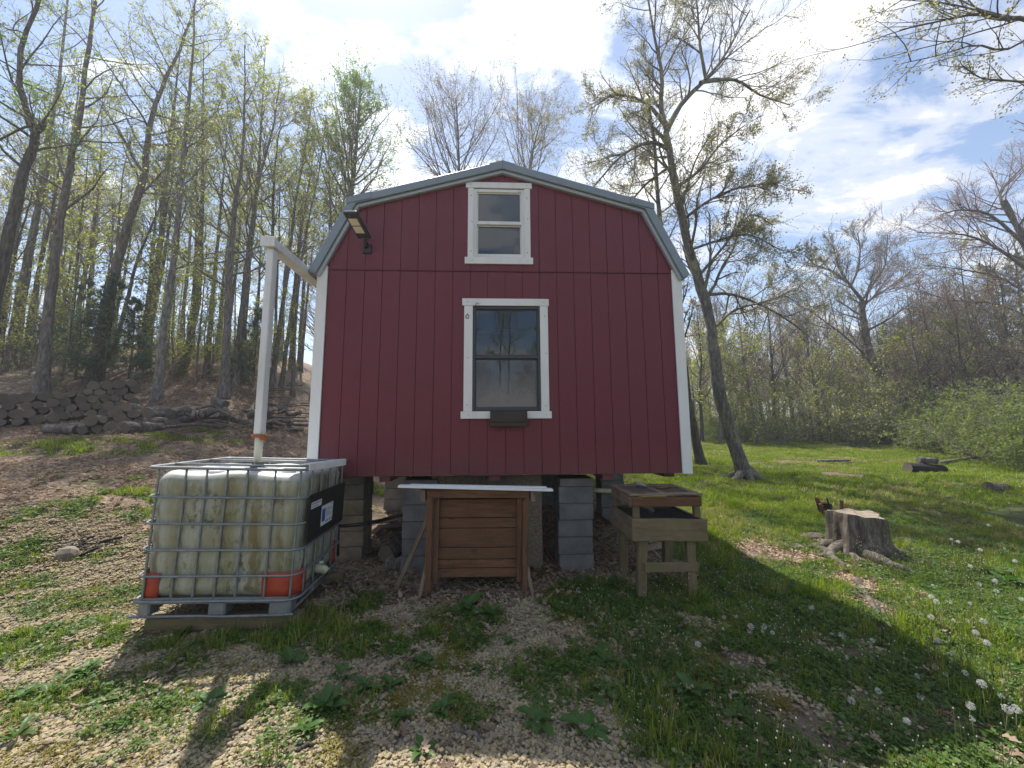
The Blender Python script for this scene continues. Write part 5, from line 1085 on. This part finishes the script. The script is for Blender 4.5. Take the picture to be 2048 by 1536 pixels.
for i in range(34):
    p = G(rl.uniform(350, 600), rl.uniform(832, 866)); L = rl.uniform(.5, 1.5); a = rl.uniform(0, 6.3); h = rl.uniform(.03, .5)*max(0, 1-abs((p.x+8.3)/1.8)**2)
    if i % 3 == 0: tag(obj('split_log', LM[rl.choice([0, 1, 2])], None, (p.x, p.y, p.z+.08+h), (rl.uniform(0, 6), rl.uniform(-.5, .5), a)), 'split firewood piece lying in the brush heap', 'log', 'firewood in the brush heap')
    else: tag(tubeo('brush_branch', [p+Vector((-math.cos(a)*L*.5, -math.sin(a)*L*.5, .04+h*.6)), p+Vector((0, 0, .06+h)), p+Vector((math.cos(a)*L*.5, math.sin(a)*L*.5, .05+h*.5))], [.05, .045, .03], M['bark'], None, 6), 'grey branch tangled in the brush heap by the wood', 'branch', 'branches in the brush heap')
for i in range(14):   # dead wood on the forest floor
    p = G(rl.uniform(540, 615), rl.uniform(770, 850)); L = rl.uniform(.6, 2.2); a = rl.uniform(-.5, .5)
    tag(tubeo('fallen_branch', [p+Vector((-math.cos(a)*L*.5, -math.sin(a)*L*.5, .05)), p+Vector((0, 0, .12)), p+Vector((math.cos(a)*L*.5, math.sin(a)*L*.5, .1))], [.04, .035, .02], M['bark'], None, 6), 'fallen branch on the leafy slope beside white shed corner', 'branch', 'fallen branches on the slope')
# log length under the shed behind the tank
p = G(790, 1120); o = obj('log', log_mesh(760, .75, .10), None, (p.x, p.y+.25, p.z+.12), (0, R(-4), R(78))); tag(o, 'short dark log lying under the shed beside block pier', 'log')
p = G(788, 1140); o = obj('split_log', log_mesh(761, .17, .085), None, (p.x, p.y, p.z+.07), (0, 0, 0)); tag(o, 'stubby grooved wood chunk in front of log under shed', 'log')
# meadow: cut trunk, fallen limbs, half-rotted logs
for i, (x0, y0, x1, y1, r, lab, mt) in enumerate(((1700, 890, 1790, 888, .05, 'long pale limb lying at the meadow edge', 'bark_pale'), (1780, 885, 1890, 898, .13, 'pale fallen trunk lying at the meadow edge', 'bark_pale'), (1672, 892, 1722, 890, .035, 'thin crooked pale branch on the meadow grass', 'bark_pale'), (1826, 900, 1880, 901, .04, 'short pale branch below the fallen trunk', 'bark_pale'), (1635, 925, 1700, 924, .05, 'flat grey board half hidden in meadow grass', 'bark_pale'), (1880, 930, 2040, 905, .06, 'long grey branch leading into the right shrubs', 'bark'), (1430, 888, 1500, 885, .05, 'dark branch lying behind the big leaning tree', 'bark_dark'), (1960, 895, 2048, 920, .04, 'grey bent branch by the right shrubs', 'bark'), (1560, 880, 1640, 830, .07, 'dark broken limb propped up in the undergrowth', 'bark_dark'))):
    a = G(x0, y0); b = G(x1, y1) if abs(y1-y0) < 40 else PX(x1, y1, Y=G(x0, y0).y); m = (a+b)/2; m.z = max(m.z, TZ(m.x, m.y)); tag(tubeo('fallen_limb', [a+Vector((0, 0, r*1.2)), m+Vector((0, random.uniform(-.2, .2), r*1.6)), b+Vector((0, 0, r*1.3))], [r, r*.95, r*.75], M[mt], None, 9), lab, 'limb')
for i, px in enumerate((1868, 1892)):
    p = G(px, 897); tag(obj('log', log_mesh(770+i, .62, .15), None, (p.x, p.y, p.z+.15), (0, 0, R(-12+8*i))), ('sawn pale log section at the end of fallen trunk', 'last sawn log section past the fallen trunk')[i], 'log')
p = G(1850, 945); e = obj('log', log_mesh(780, .95, .17), None, (p.x, p.y, p.z+.10), (0, R(3), R(-8))); e.data.materials[0] = M['burnt']; tag(e, 'dark rotting log lying in the meadow grass', 'log')
e = obj('log', log_mesh(781, .45, .10), None, (p.x+.15, p.y+.03, p.z+.10+.17+.085), (0, R(3), R(-14))); tag(e, 'small pale log resting on the dark rotting log', 'log')
p = G(1994, 980); e = obj('log', log_mesh(782, .45, .12), None, (p.x, p.y, p.z+.05), (0, R(4), R(4))); tag(e, 'blackened log end sunk in grass near right shrubs', 'log')

# ------------------------------------------------------------------ stumps
def stump():
    b = G(1716, 1100); b = Vector((b.x, b.y, TZ(b.x, b.y))); e = empty('tree_stump', b, (0, R(2), 0), label='big weathered tree stump with spreading roots in the meadow', cat='stump')
    g = np.random.default_rng(8); k = 48; zs = [-.06, 0, .05, .12, .2, .3, .40, .455, .462]; V = []
    ra = np.arange(k)*2*math.pi/k; roots = [(-2.55, .35, .34), (-1.75, .65, .26), (-.75, .5, .32), (.35, .35, .3), (1.4, .2, .3), (2.5, .2, .3)]
    fl = sum(A*np.exp(-((np.angle(np.exp(1j*(ra-c))))/wd)**2) for c, A, wd in roots); jag = g.normal(0, .03, k)-sum(.16*np.exp(-((np.angle(np.exp(1j*(ra-c))))/.10)**2) for c in (-2.15, -1.25, -.35, 2.9))
    for z in zs:
        f = max(0, 1-z/.42)**2.3; r = .285*(1+.10*np.sin(ra*5+1+z)+.07*np.sin(ra*9-z*2)+.035*np.sin(ra*17+z*5)+jag+.02*np.sin(z*23+ra*6))*(1+fl*f*1.25)*(.985 if z > .46 else 1)
        V += [(r[j]*math.cos(ra[j]), r[j]*math.sin(ra[j])*.92, z+(.014*math.sin(ra[j]*2+1)+.008*math.sin(ra[j]*7))*(z/.46)) for j in range(k)]
    F = [(i*k+j, i*k+(j+1) % k, (i+1)*k+(j+1) % k, (i+1)*k+j) for i in range(len(zs)-1) for j in range(k)]
    obj('stump_body', pmesh('stump_body', V, F, [M['bark_stump']], True), e)
    top = V[-k:]; c = tuple(np.mean(top, 0)); obj('cut_face', pmesh('cut_face', [(x*.995, y*.995, z-.002) for x, y, z in top]+[(c[0], c[1], c[2]+.008)], [(j, (j+1) % k, k) for j in range(k)], [M['stumptop']]), e)
    for a, l, r in ((-1.85, .72, .10), (-1.2, .5, .075), (-2.7, .65, .09), (-.45, .6, .08), (-2.3, .55, .07), (3.0, .5, .08)):
        pts = [(math.cos(a+.25*math.sin(t*4+a))*(.2+t*l), math.sin(a+.25*math.sin(t*4+a))*(.2+t*l), (.12*(1-t)**2-.045) if t < 1 else -.09) for t in np.linspace(0, 1, 9)]; tubeo('root', pts, [r*(1-.75*t)*(1+.12*math.sin(t*19+a*3)) for t in np.linspace(0, 1, 9)], M['bark_stump'], e, 11)
    return b
M['bark_stump'] = m_bark('stump_bark', (.13, .11, .09), (.25, .22, .185), (.075, .072, .05), .7)
SB0 = stump()
def rotten():
    b = G(1672, 1030); b.z = TZ(b.x, b.y); e = empty('rotten_stump', b, label='crumbling blackened stump with red rotten wood behind the big stump', cat='stump'); rg = random.Random(2)
    for i in range(26):
        a = rg.uniform(0, 6.3); r = rg.uniform(.05, .24); h = rg.uniform(.08, .30)*(1 if a < 3.4 else .6)
        p = Vector((math.cos(a)*r, math.sin(a)*r*.7, -.03)); board('splinter', b+p, b+p+Vector((math.cos(a)*.05, math.sin(a)*.05, h)), rg.uniform(.04, .10), rg.uniform(.02, .05), M['burnt'] if rg.random() < .5 else M['rotten'], None, (math.cos(a+1.57), math.sin(a+1.57), 0), .004).parent = e
    for c in e.children: c.matrix_parent_inverse = Matrix.Translation(-b)
rotten()
def stone(name, p, s, mat, label, cat='stone', group=None, seed=0):
    g = np.random.default_rng(seed); import bmesh
    bm = bmesh.new(); bmesh.ops.create_icosphere(bm, subdivisions=2, radius=1)
    for v in bm.verts: v.co *= 1+.22*math.sin(v.co.x*3+seed)*math.cos(v.co.y*2.3+seed*2)+g.normal(0, .05)
    bmesh.ops.scale(bm, vec=s, verts=bm.verts); me = bpy.data.meshes.new(name); bm.to_mesh(me); bm.free(); me.materials.append(mat)
    o = obj(name, me, None, (p.x, p.y, p.z+s[2]*.25), (0, 0, seed*1.7)); tag(o, label, cat, group); return o
for i, (px, py, sx) in enumerate(((1625, 1075, .17), (1642, 1100, .14), (1660, 1112, .12), (1598, 1095, .12), (1665, 1088, .09), (1718, 1183, .10), (1712, 1130, .07))): stone('bark_slab', G(px, py), (sx, sx*.7, sx*.28), M['bark_stump'], 'flat grey bark slab lying among chips before the big stump', 'bark slab', 'bark slabs around the stump', i)
stone('bark_slab', G(1808, 1085), (.2, .13, .05), M['bark_stump'], 'pale bark slab lying right of the big stump', 'bark slab', None, 11)
stone('stone', G(132, 1115), (.14, .10, .09), M['concrete_tan'], 'pale tan stone half buried beside the charred patch', 'stone', None, 5)
for i in range(16):
    p = G(rl.uniform(140, 210), rl.uniform(1085, 1112)); a = rl.uniform(0, 3.1); L = rl.uniform(.06, .16); tag(board('charred_stick', p+Vector((-math.cos(a)*L, -math.sin(a)*L, .01)), p+Vector((math.cos(a)*L, math.sin(a)*L, rl.uniform(.02, .07))), .03, .02, M['burnt'], None, (0, 0, 1), .004), 'charred stick in the little burnt heap on the gravel', 'stick', 'charred sticks in the burnt heap')
for i, (x0, y0, x1, y1, r, lab, mt) in enumerate(((910, 1465, 980, 1515, .012, 'pale crooked twig lying on gravel near the camera', 'bark_pale'), (180, 1395, 235, 1360, .014, 'tan stick lying among the left weeds', 'bark_pale'), (640, 1500, 560, 1530, .012, 'dark twig on gravel below the broad leaved weeds', 'bark_dark'), (780, 1490, 830, 1460, .010, 'thin brown twig between the gravel weeds', 'bark'), (1640, 1470, 1700, 1560, .006, 'dry bleached stalk fallen in the near grass', 'bark_pale'), (1400, 1000, 1470, 1010, .012, 'small grey stick in grass behind timber stand', 'bark_pale'), (1715, 1165, 1790, 1290, .03, 'surface root snaking downhill from the big stump', 'bark_stump'), (40, 1470, 110, 1440, .012, 'bleached twig lying in the lower left weeds', 'bark_pale'))):
    a = G(x0, y0); b = G(x1, y1); m = (a+b)/2+Vector((.02, .03, .01)); m.z = TZ(m.x, m.y)+.012; tag(tubeo('twig', [a+Vector((0, 0, r*.7)), m, b+Vector((0, 0, r*.7))], [r, r*.9, r*.6], M[mt], None, 6), lab, 'twig')

# ------------------------------------------------------------------ small plants
def leaf_mesh(L, wd, lobes=0, seed=0, curl=.3, mat='weed'):
    """a broad leaf blade on a short stalk: keeled along the midrib, its margin waved"""
    n = 13; c = 7; V = []; rg = random.Random(seed)
    for i in range(n):
        t = i/(n-1); k = max(0, (t-.16)/.84); w_ = wd*(max(0, math.sin(math.pi*k**.82))**.75*.97+.03)*(1+(.16*math.sin(t*lobes*6.28+seed) if lobes else 0))*rg.uniform(.95, 1.05); z = L*(curl*t*1.0-curl*1.35*t*t)
        for j in range(c):
            u = j/(c-1)*2-1; V.append((t*L, u*w_/2+.006*math.sin(t*5+seed), z+abs(u)*w_*.16+.055*w_*abs(u)*math.sin(t*15+seed*2+(3 if u > 0 else 0))+(-.01*w_ if j == 3 else 0)))
    F = [(c*i+j, c*i+c+j, c*i+c+j+1, c*i+j+1) for i in range(n-1) for j in range(c-1)]
    return pmesh('leaf', V, F, [M[mat]], True)
WLM = [leaf_mesh(.15, .062, 0, 1), leaf_mesh(.19, .085, 2.5, 2, .45), leaf_mesh(.12, .05, 0, 3, .5), leaf_mesh(.17, .035, 3.5, 4, .35)]
WD = [(935, 1220, 1, 1.0), (975, 1232, 1, .9), (1075, 1450, 1, .75), (1170, 1470, 1, .85), (1215, 1330, 1, .9), (1205, 1390, 1, .7), (730, 1380, 2, 1.1), (780, 1378, 2, 1.0), (885, 1425, 2, 1.0), (845, 1510, 2, .7), (610, 1470, 2, .9), (650, 1420, 0, 1.0), (420, 1410, 0, .9), (205, 1412, 2, .8), (40, 1400, 0, .75), (850, 1330, 2, .9), (690, 1360, 0, .9), (100, 1390, 0, .7), (1260, 1340, 2, .8), (580, 1330, 0, .9), (1020, 1290, 2, .7), (800, 1440, 2, .8), (30, 1480, 3, .8), (365, 1270, 3, 1.0), (1990, 1150, 0, 1.5), (2010, 1170, 0, 1.5), (1380, 1390, 1, .8), (170, 1350, 2, .9), (940, 1345, 2, .8), (1480, 1440, 0, .9)]
rw = random.Random(9)
for i, (px, py, k, s) in enumerate(WD):
    p = G(px, py); n = rw.randint(8, 12); lab = ['broad leaved weed rosette with oval leaves', 'large dock weed with ruffled dark leaves', 'low plantain rosette with glossy oval leaves', 'toothed dandelion rosette of narrow leaves'][k]
    lab += ' '+('near the tank shadow' if px < 330 else 'before the caged tank' if px < 700 else 'before the plank box' if px < 1000 else 'before the grey pier' if px < 1330 else 'in the meadow grass')
    e = empty('weed', (p.x, p.y, p.z), (0, 0, rw.uniform(0, 6.3)), label=lab, cat='weed', group='weeds on the yard'); e.scale = (s, s, s)
    for j in range(n): obj('leaf', WLM[k], e, (0, 0, .005), (rw.uniform(-.15, .15), -rw.uniform(.15, .75), j*6.283/n+rw.uniform(-.3, .3)), (rw.uniform(.6, 1.1),)*3)
def oak(seed):
    rg = random.Random(seed); L = .12; pts = []; n = 15
    for i in range(n):
        t = i/(n-1); lob = .6+.4*math.sin(t*math.pi*6.5); pts.append((t*L, .034*math.sin(math.pi*min(1, t*.9+.05))*lob+.002))
    V = [(x, 0, .012*math.sin(x*40+seed)) for x, _ in pts]+[(x, y, .012*math.sin(x*40+seed)+y*.35) for x, y in pts]+[(x, -y*rg.uniform(.85, 1.1), .012*math.sin(x*40+seed)+y*.3) for x, y in pts]
    F = [(i, i+1, n+i+1, n+i) for i in range(n-1)]+[(i+1, i, 2*n+i, 2*n+i+1) for i in range(n-1)]
    return pmesh('fallen_leaf', V, F, [M['dry_leaf']], True)
OK_ = [oak(i) for i in range(4)]
for i in range(110):
    px = rw.choice([rw.uniform(250, 720), rw.uniform(700, 1350), rw.uniform(0, 400), rw.uniform(1100, 1600)]); py = rw.uniform(1190, 1500) if px > 300 else rw.uniform(960, 1520)
    if 260 < px < 600 and py < 1245: continue
    p = G(px, py); o = obj('fallen_leaf', OK_[i % 4], None, (p.x, p.y, p.z+.012), (rw.uniform(-.3, .3), rw.uniform(-.3, .3), rw.uniform(0, 6.3)), (rw.uniform(.6, 1.15),)*3); tag(o, 'dry brown oak leaf lying on the ground in front of shed', 'leaf', 'dry oak leaves on the ground')
def dandelion_mesh(n, seed):
    g = np.random.default_rng(seed); D = norm(g.normal(size=(n, 3))); c = norm(np.cross(D, g.normal(size=(n, 3)))); r = .017
    A = Acc()
    V = np.stack([D*.004, D*r*.8+c*.0006, D*r, D*r*.8-c*.0006], 1).reshape(-1, 3); A.add(V, np.arange(len(V)).reshape(-1, 4))
    e = norm(np.cross(D, c)); C = D*r
    for a, b_ in ((c, e), (e, -c)):
        V = np.stack([C-a*.0048, C+b_*.0009+D*.001, C+a*.0048+D*.002, C-b_*.0009], 1).reshape(-1, 3); A.add(V, np.arange(len(V)).reshape(-1, 4))
    g2 = fastmesh('seed_head', np.concatenate(A.V), np.concatenate(A.F), [M['fluff']], None, False); return g2
DH = [dandelion_mesh(95, 3), dandelion_mesh(70, 4), dandelion_mesh(38, 5)]; STM = [pmesh('stem', *tube1([(0, 0, -.02), (.006*k, .004, h*.5), (.014*k, 0, h)], .0022, 5), [M['stem']], True) for k, h in ((1, .20), (-1, .26), (2, .16))]; SH_ = [(.014, .20), (-.014, .26), (.028, .16)]
DP = [(1445, 1243), (1478, 1245), (1444, 1265), (1496, 1275), (1512, 1278), (1523, 1270), (1538, 1279), (1546, 1278), (1405, 1315), (1638, 1295), (1697, 1297), (1755, 1298), (1690, 1326), (1833, 1361), (1890, 1358), (1620, 1227), (1766, 1233), (1820, 1202), (1875, 1213), (1898, 1213), (1886, 1224), (1943, 1216), (1945, 1254), (1982, 1263), (1956, 1280), (1865, 1176), (1962, 1179), (1990, 1172), (1944, 1142), (2004, 1196), (1910, 1250), (1866, 1250), (1940, 1432), (1985, 1402), (2008, 1410), (1945, 1368), (2015, 1440), (1958, 1460), (1812, 1460), (2040, 1445), (1970, 1112), (1925, 1095), (2015, 1103), (2035, 1055), (1985, 1060), (1905, 1085), (1880, 1030), (1930, 1010), (1980, 1020), (1900, 1000), (1850, 1010), (2030, 1130), (1770, 1225), (2043, 1207), (1990, 1310), (1880, 1300), (1920, 1330), (1840, 1410), (1760, 1400), (1700, 1420), (2020, 1010), (1960, 985), (1890, 975), (2040, 975), (1830, 985)]
for i, (px, py) in enumerate(DP):
    k = rw.randint(0, 2); dx, h = SH_[k]; s = rw.uniform(.6, 1.05); base = G(px, py+h*s*FPX/((G(px, py).y+4.345)*1.0)*.92); e = empty('dandelion_clock', (base.x, base.y, base.z), (0, 0, 0), label='white fluffy dandelion clock on a bare stem '+('in the shade before the timber stand' if px < 1560 else 'between the stand and the big stump' if px < 1780 else 'far out in the meadow past the stump' if py < 1110 else 'in sunny grass near the big stump' if py < 1290 else 'in the nearest meadow grass'), cat='dandelion', group='dandelion clocks in the meadow'); e.scale = (s, s, s)
    obj('stem', STM[k], e); obj('seed_head', DH[rw.choice([0, 0, 1, 1, 2])], e, (dx, 0, h+.008), (rw.uniform(-.4, .4), rw.uniform(-.4, .4), rw.uniform(0, 6)))

# ------------------------------------------------------------------ grass, ground cover, gravel and litter
def tuft(seed, n, h, spread, wd, mat, lean=.5):
    g = np.random.default_rng(seed); a = g.uniform(0, 6.283, n); r = spread*np.sqrt(g.random(n)); B = np.stack([r*np.cos(a), r*np.sin(a), np.full(n, -.01)], 1); a2 = g.uniform(0, 6.283, n); L = h*g.uniform(.45, 1.15, n); ln = g.uniform(.1, lean, n)
    d = np.stack([np.cos(a2), np.sin(a2), np.zeros(n)], 1); s = np.stack([-np.sin(a2), np.cos(a2), np.zeros(n)], 1)*wd/2; z = np.array([0, 0, 1.])
    p1 = B+d*(ln*L*.35)[:, None]+z*(L*.55)[:, None]; p2 = B+d*(ln*L)[:, None]+z*(L*(1-.35*ln))[:, None]
    V = np.stack([B-s, B+s, p1+s*.85, p1-s*.85, p2+s*.12, p2-s*.12], 1).reshape(-1, 3); i = np.arange(n)[:, None]*6
    F = np.concatenate([i+np.array([[0, 1, 2, 3]]), i+np.array([[3, 2, 4, 5]])]); return fastmesh('tuft', V, F, [mat])
def mat_cover(seed, n, spread, size, mat, h=.03):
    g = np.random.default_rng(seed); C = np.stack([g.normal(0, spread*.5, n), g.normal(0, spread*.5, n), g.uniform(.003, h, n)], 1); a = norm(np.stack([g.normal(size=n), g.normal(size=n), g.uniform(-.2, .6, n)], 1)); c = norm(np.cross(a, np.array([0, 0, 1.])+g.normal(0, .3, (n, 3)))); s = size*g.uniform(.6, 1.3, (n, 1))
    V = np.stack([C, C+a*s*.5+c*s*.36, C+a*s, C+a*s*.5-c*s*.36], 1).reshape(-1, 3); return fastmesh('cover', V, np.arange(4*n).reshape(-1, 4), [mat])
def pebbles(seed, n, spread):
    import bmesh
    g = np.random.default_rng(seed); A = Acc(); bm = bmesh.new(); bmesh.ops.create_cube(bm, size=1); bmesh.ops.bevel(bm, geom=bm.edges[:], offset=.28, segments=1, affect='EDGES'); bmesh.ops.triangulate(bm, faces=bm.faces); bm.verts.ensure_lookup_table(); v0 = np.array([v.co for v in bm.verts]); f0 = np.array([[v.index for v in f.verts] for f in bm.faces]); bm.free()
    V = []; F = []; m = 0
    for i in range(n):
        s = np.array([1, g.uniform(.6, .95), g.uniform(.4, .7)])*g.uniform(.012, .03); a = g.uniform(0, 6.283); c, q_ = math.cos(a), math.sin(a); v = (v0+g.normal(0, .07, v0.shape))*s; v = np.stack([v[:, 0]*c-v[:, 1]*q_, v[:, 0]*q_+v[:, 1]*c, v[:, 2]], 1)+np.array([*g.uniform(-spread, spread, 2), s[2]*.25]); V.append(v); F.append(f0+m); m += len(v)
    return fastmesh('pebbles', np.concatenate(V), np.concatenate(F), [M['pebble']], None, False)
def scatter_pts(n, x0, x1, y0, y1, dens, seed, falloff=True):
    """random ground points kept with probability dens(g,l,d), thinner far from the house front"""
    g = np.random.default_rng(seed); X = g.uniform(x0, x1, n); Y = g.uniform(y0, y1, n); a, b, c = fields(X, Y); k = g.random(n) < dens(a, b, c, X, Y); X = X[k]; Y = Y[k]
    # keep only what the lens or a short step aside could see
    dx = X-CAM[0]; dy = Y-CAM[1]; s = (dy > .9) & (np.abs(dx) < dy*1.75+.8); X = X[s]; Y = Y[s]
    return np.stack([X, Y, terrain(X, Y)], 1), g
tk = lambda X, Y: ~((X > -2.95) & (X < -1.75) & (Y > -1.02) & (Y < -.02))
GT = [tuft(801, 22, .085, .05, .0045, M['grass']), tuft(802, 30, .12, .06, .005, M['grass'], .7), tuft(803, 16, .06, .05, .004, M['grass'], .8), tuft(804, 26, .15, .05, .005, M['grass'], .6)]
GF = [tuft(811, 36, .12, .16, .012, M['grass'], .6), tuft(812, 40, .09, .18, .012, M['grass'], .8), tuft(813, 30, .13, .17, .011, M['grass_dry'], .8)]
GT.append(tuft(805, 24, .10, .06, .0045, M['grass_dry'], .8))
sm = lambda e0, e1, v: smooth(e0, e1, v)
P, g = scatter_pts(60000, -6, 8, -3.4, 3.2, lambda a, b, c, X, Y: .55*sm(.25, .8, a)*tk(X, Y), 1); n = len(P)
tall = sm(.5, .7, fbm(P[:, 0]*1.1+5, P[:, 1]*1.1, 3))
stuff_scatter('grass', GT, P, np.stack([g.normal(0, .1, n), g.normal(0, .1, n), g.uniform(0, 6.3, n)], 1), g.uniform(.45, 1.0, n)*(.65+.6*tall), np.where(g.random(n) < .06+.35*sm(.55, .68, fbm(P[:, 0]*.8+17, P[:, 1]*.8+2, 3)), 4, g.choice(4, n, p=[.35, .2, .35, .1])), 'rough short grass growing over the yard and meadow')
P, g = scatter_pts(52000, -16, 26, 2.8, 24, lambda a, b, c, X, Y: .8*sm(.3, .8, a), 2); n = len(P)
stuff_scatter('meadow_grass', GF, P, np.stack([np.zeros(n), np.zeros(n), g.uniform(0, 6.3, n)], 1), g.uniform(.5, 1.1, n), np.where(g.random(n) < .08+.4*sm(.54, .68, fbm(P[:, 0]*.35+7, P[:, 1]*.5+2, 3)), 2, g.choice(2, n)), 'grass of the meadow further off')
CV = [mat_cover(821, 40, .07, .020, M['clover'], .035), mat_cover(822, 34, .08, .026, M['clover'], .05), mat_cover(823, 50, .06, .014, M['clover'], .02)]
P, g = scatter_pts(52000, -6, 7, -3.4, 2.5, lambda a, b, c, X, Y: .42*sm(.2, .75, a)*tk(X, Y), 3); n = len(P)
stuff_scatter('ground_cover', CV, P, np.stack([g.normal(0, .1, n), g.normal(0, .1, n), g.uniform(0, 6.3, n)], 1), g.uniform(.6, 1.2, n), g.choice(3, n), 'low leafy ground cover creeping between the grass')
MS = [mat_cover(831, 90, .06, .012, M['moss'], .018)]
P, g = scatter_pts(16000, -5, 2, -3.2, .2, lambda a, b, c, X, Y: .25*sm(.58, .70, fbm(X*2.1+30, Y*2.1+4, 3))*tk(X, Y), 4); n = len(P)
stuff_scatter('moss', MS, P, np.stack([np.zeros(n), np.zeros(n), g.uniform(0, 6.3, n)], 1), g.uniform(.6, 1.2, n), np.zeros(n), 'yellow green moss cushions on the gravel')
PB = [pebbles(841+i, 26, .10) for i in range(4)]
P, g = scatter_pts(21000, -6.5, 3, -3.4, 1.2, lambda a, b, c, X, Y: .8*(1-.85*sm(.3, .8, a))*(1-.75*sm(.4, .8, c))*(1-.5*sm(.4, .9, b))*tk(X, Y), 5); n = len(P)
stuff_scatter('gravel', PB, P, np.stack([g.normal(0, .05, n), g.normal(0, .05, n), g.uniform(0, 6.3, n)], 1), g.uniform(.5, 1.05, n), g.choice(4, n), 'tan river gravel spread over the yard')
LL = []
for i in range(4):
    gg = random.Random(850+i); ms = []; V = []; F = []
    for j in range(7):
        m = OK_[gg.randint(0, 3)]; a = gg.uniform(0, 6.3); s = gg.uniform(.4, .8); R_ = Matrix.Translation((gg.uniform(-.16, .16), gg.uniform(-.16, .16), gg.uniform(.004, .025))) @ Euler((gg.uniform(-.5, .5), gg.uniform(-.5, .5), a)).to_matrix().to_4x4() @ Matrix.Scale(s, 4)
        k = len(V); V += [tuple(R_ @ v.co) for v in m.vertices]; F += [tuple(x+k for x in p.vertices) for p in m.polygons]
    LL.append(pmesh('litter', V, F, [M['dry_leaf']], True))
P, g = scatter_pts(40000, -15, 4, -3, 14, lambda a, b, c, X, Y: (.5*sm(.3, .9, b)+.05)*(1-.5*sm(.5, .9, a)), 6); n = len(P)
stuff_scatter('leaf_litter', LL, P, np.stack([np.zeros(n), np.zeros(n), g.uniform(0, 6.3, n)], 1), g.uniform(.6, 1.3, n), g.choice(4, n), 'dry brown leaf litter strewn over soil and forest floor')
CH = [mat_cover(871, 26, .14, .022, M['chip'], .012), mat_cover(872, 18, .14, .032, M['chip'], .012)]
c0, c1 = G(1600, 1095), G(1720, 1170)
P, g = scatter_pts(5200, 1.5, 6.5, -2.2, 1.8, lambda a, b, c, X, Y: .8*np.maximum(np.maximum(ell(X, Y, c0.x, c0.y, 1.0, .55), ell(X, Y, c1.x, c1.y, .35, .8, -.35)), .7*ell(X, Y, SB0.x, SB0.y, .8, .5))*sm(.35, .6, fbm(X*3, Y*3, 3)), 8); n = len(P)
stuff_scatter('wood_chips', CH, P, np.stack([np.zeros(n), np.zeros(n), g.uniform(0, 6.3, n)], 1), g.uniform(.6, 1.1, n), g.choice(2, n), 'tan wood chips and bark bits strewn about the stump')
def budstalk(seed):
    g = np.random.default_rng(seed); V = []; F = []; mi = []
    for i in range(5):
        x, y = g.normal(0, .06, 2); h = g.uniform(.1, .26); lx, ly = g.normal(0, .02, 2); v, f = tube1([(x, y, 0), (x+lx*.5, y+ly*.5, h*.5), (x+lx, y+ly, h)], .0014, 4, False); k = len(V); V += v; F += [tuple(a+k for a in q_) for q_ in f]; mi += [0]*len(f)
        c = np.array([x+lx, y+ly, h]); r = .0042; k = len(V); V += [tuple(c+np.array(o_)*r) for o_ in ((1, 0, 0), (-1, 0, 0), (0, 1, 0), (0, -1, 0), (0, 0, 1.4), (0, 0, -1.4))]; F += [(k+a, k+b_, k+c_) for a, b_, c_ in ((0, 2, 4), (2, 1, 4), (1, 3, 4), (3, 0, 4), (2, 0, 5), (1, 2, 5), (3, 1, 5), (0, 3, 5))]; mi += [1]*8
    return pmesh('bud_stalk', V, F, [M['stem'], M['bud']], False, mi)
P, g = scatter_pts(2600, .6, 5.5, -3.2, .4, lambda a, b, c, X, Y: 0.28*sm(.4, .9, a)*sm(.35, .6, fbm(X*1.7, Y*1.7, 2)), 7); n = len(P)
stuff_scatter('wild_flower_stalks', [budstalk(861), budstalk(862)], P, np.stack([g.normal(0, .1, n), g.normal(0, .1, n), g.uniform(0, 6.3, n)], 1), g.uniform(.7, 1.2, n), g.choice(2, n), 'thin stalks with tiny white buds among the grass')

# ------------------------------------------------------------------ added volume that imitates the pale wash of sun glare
def glare_haze():
    m, t, o = newmat('glare_haze'); v = N(t, 'ShaderNodeVolumePrincipled', inp={'Density': GLARE_HAZE, 'Anisotropy': .35}); v.inputs['Color'].default_value = (.93, .95, 1, 1); t.links.new(v.outputs[0], o.inputs['Volume'])
    h = boxes('glare_haze', [(-175, 175, -175, 175, -4, 42)], m); tag(h, 'thin added volume washing out the far trees like sun glare', None, None, 'stuff')
GLARE_HAZE = .0018
glare_haze()
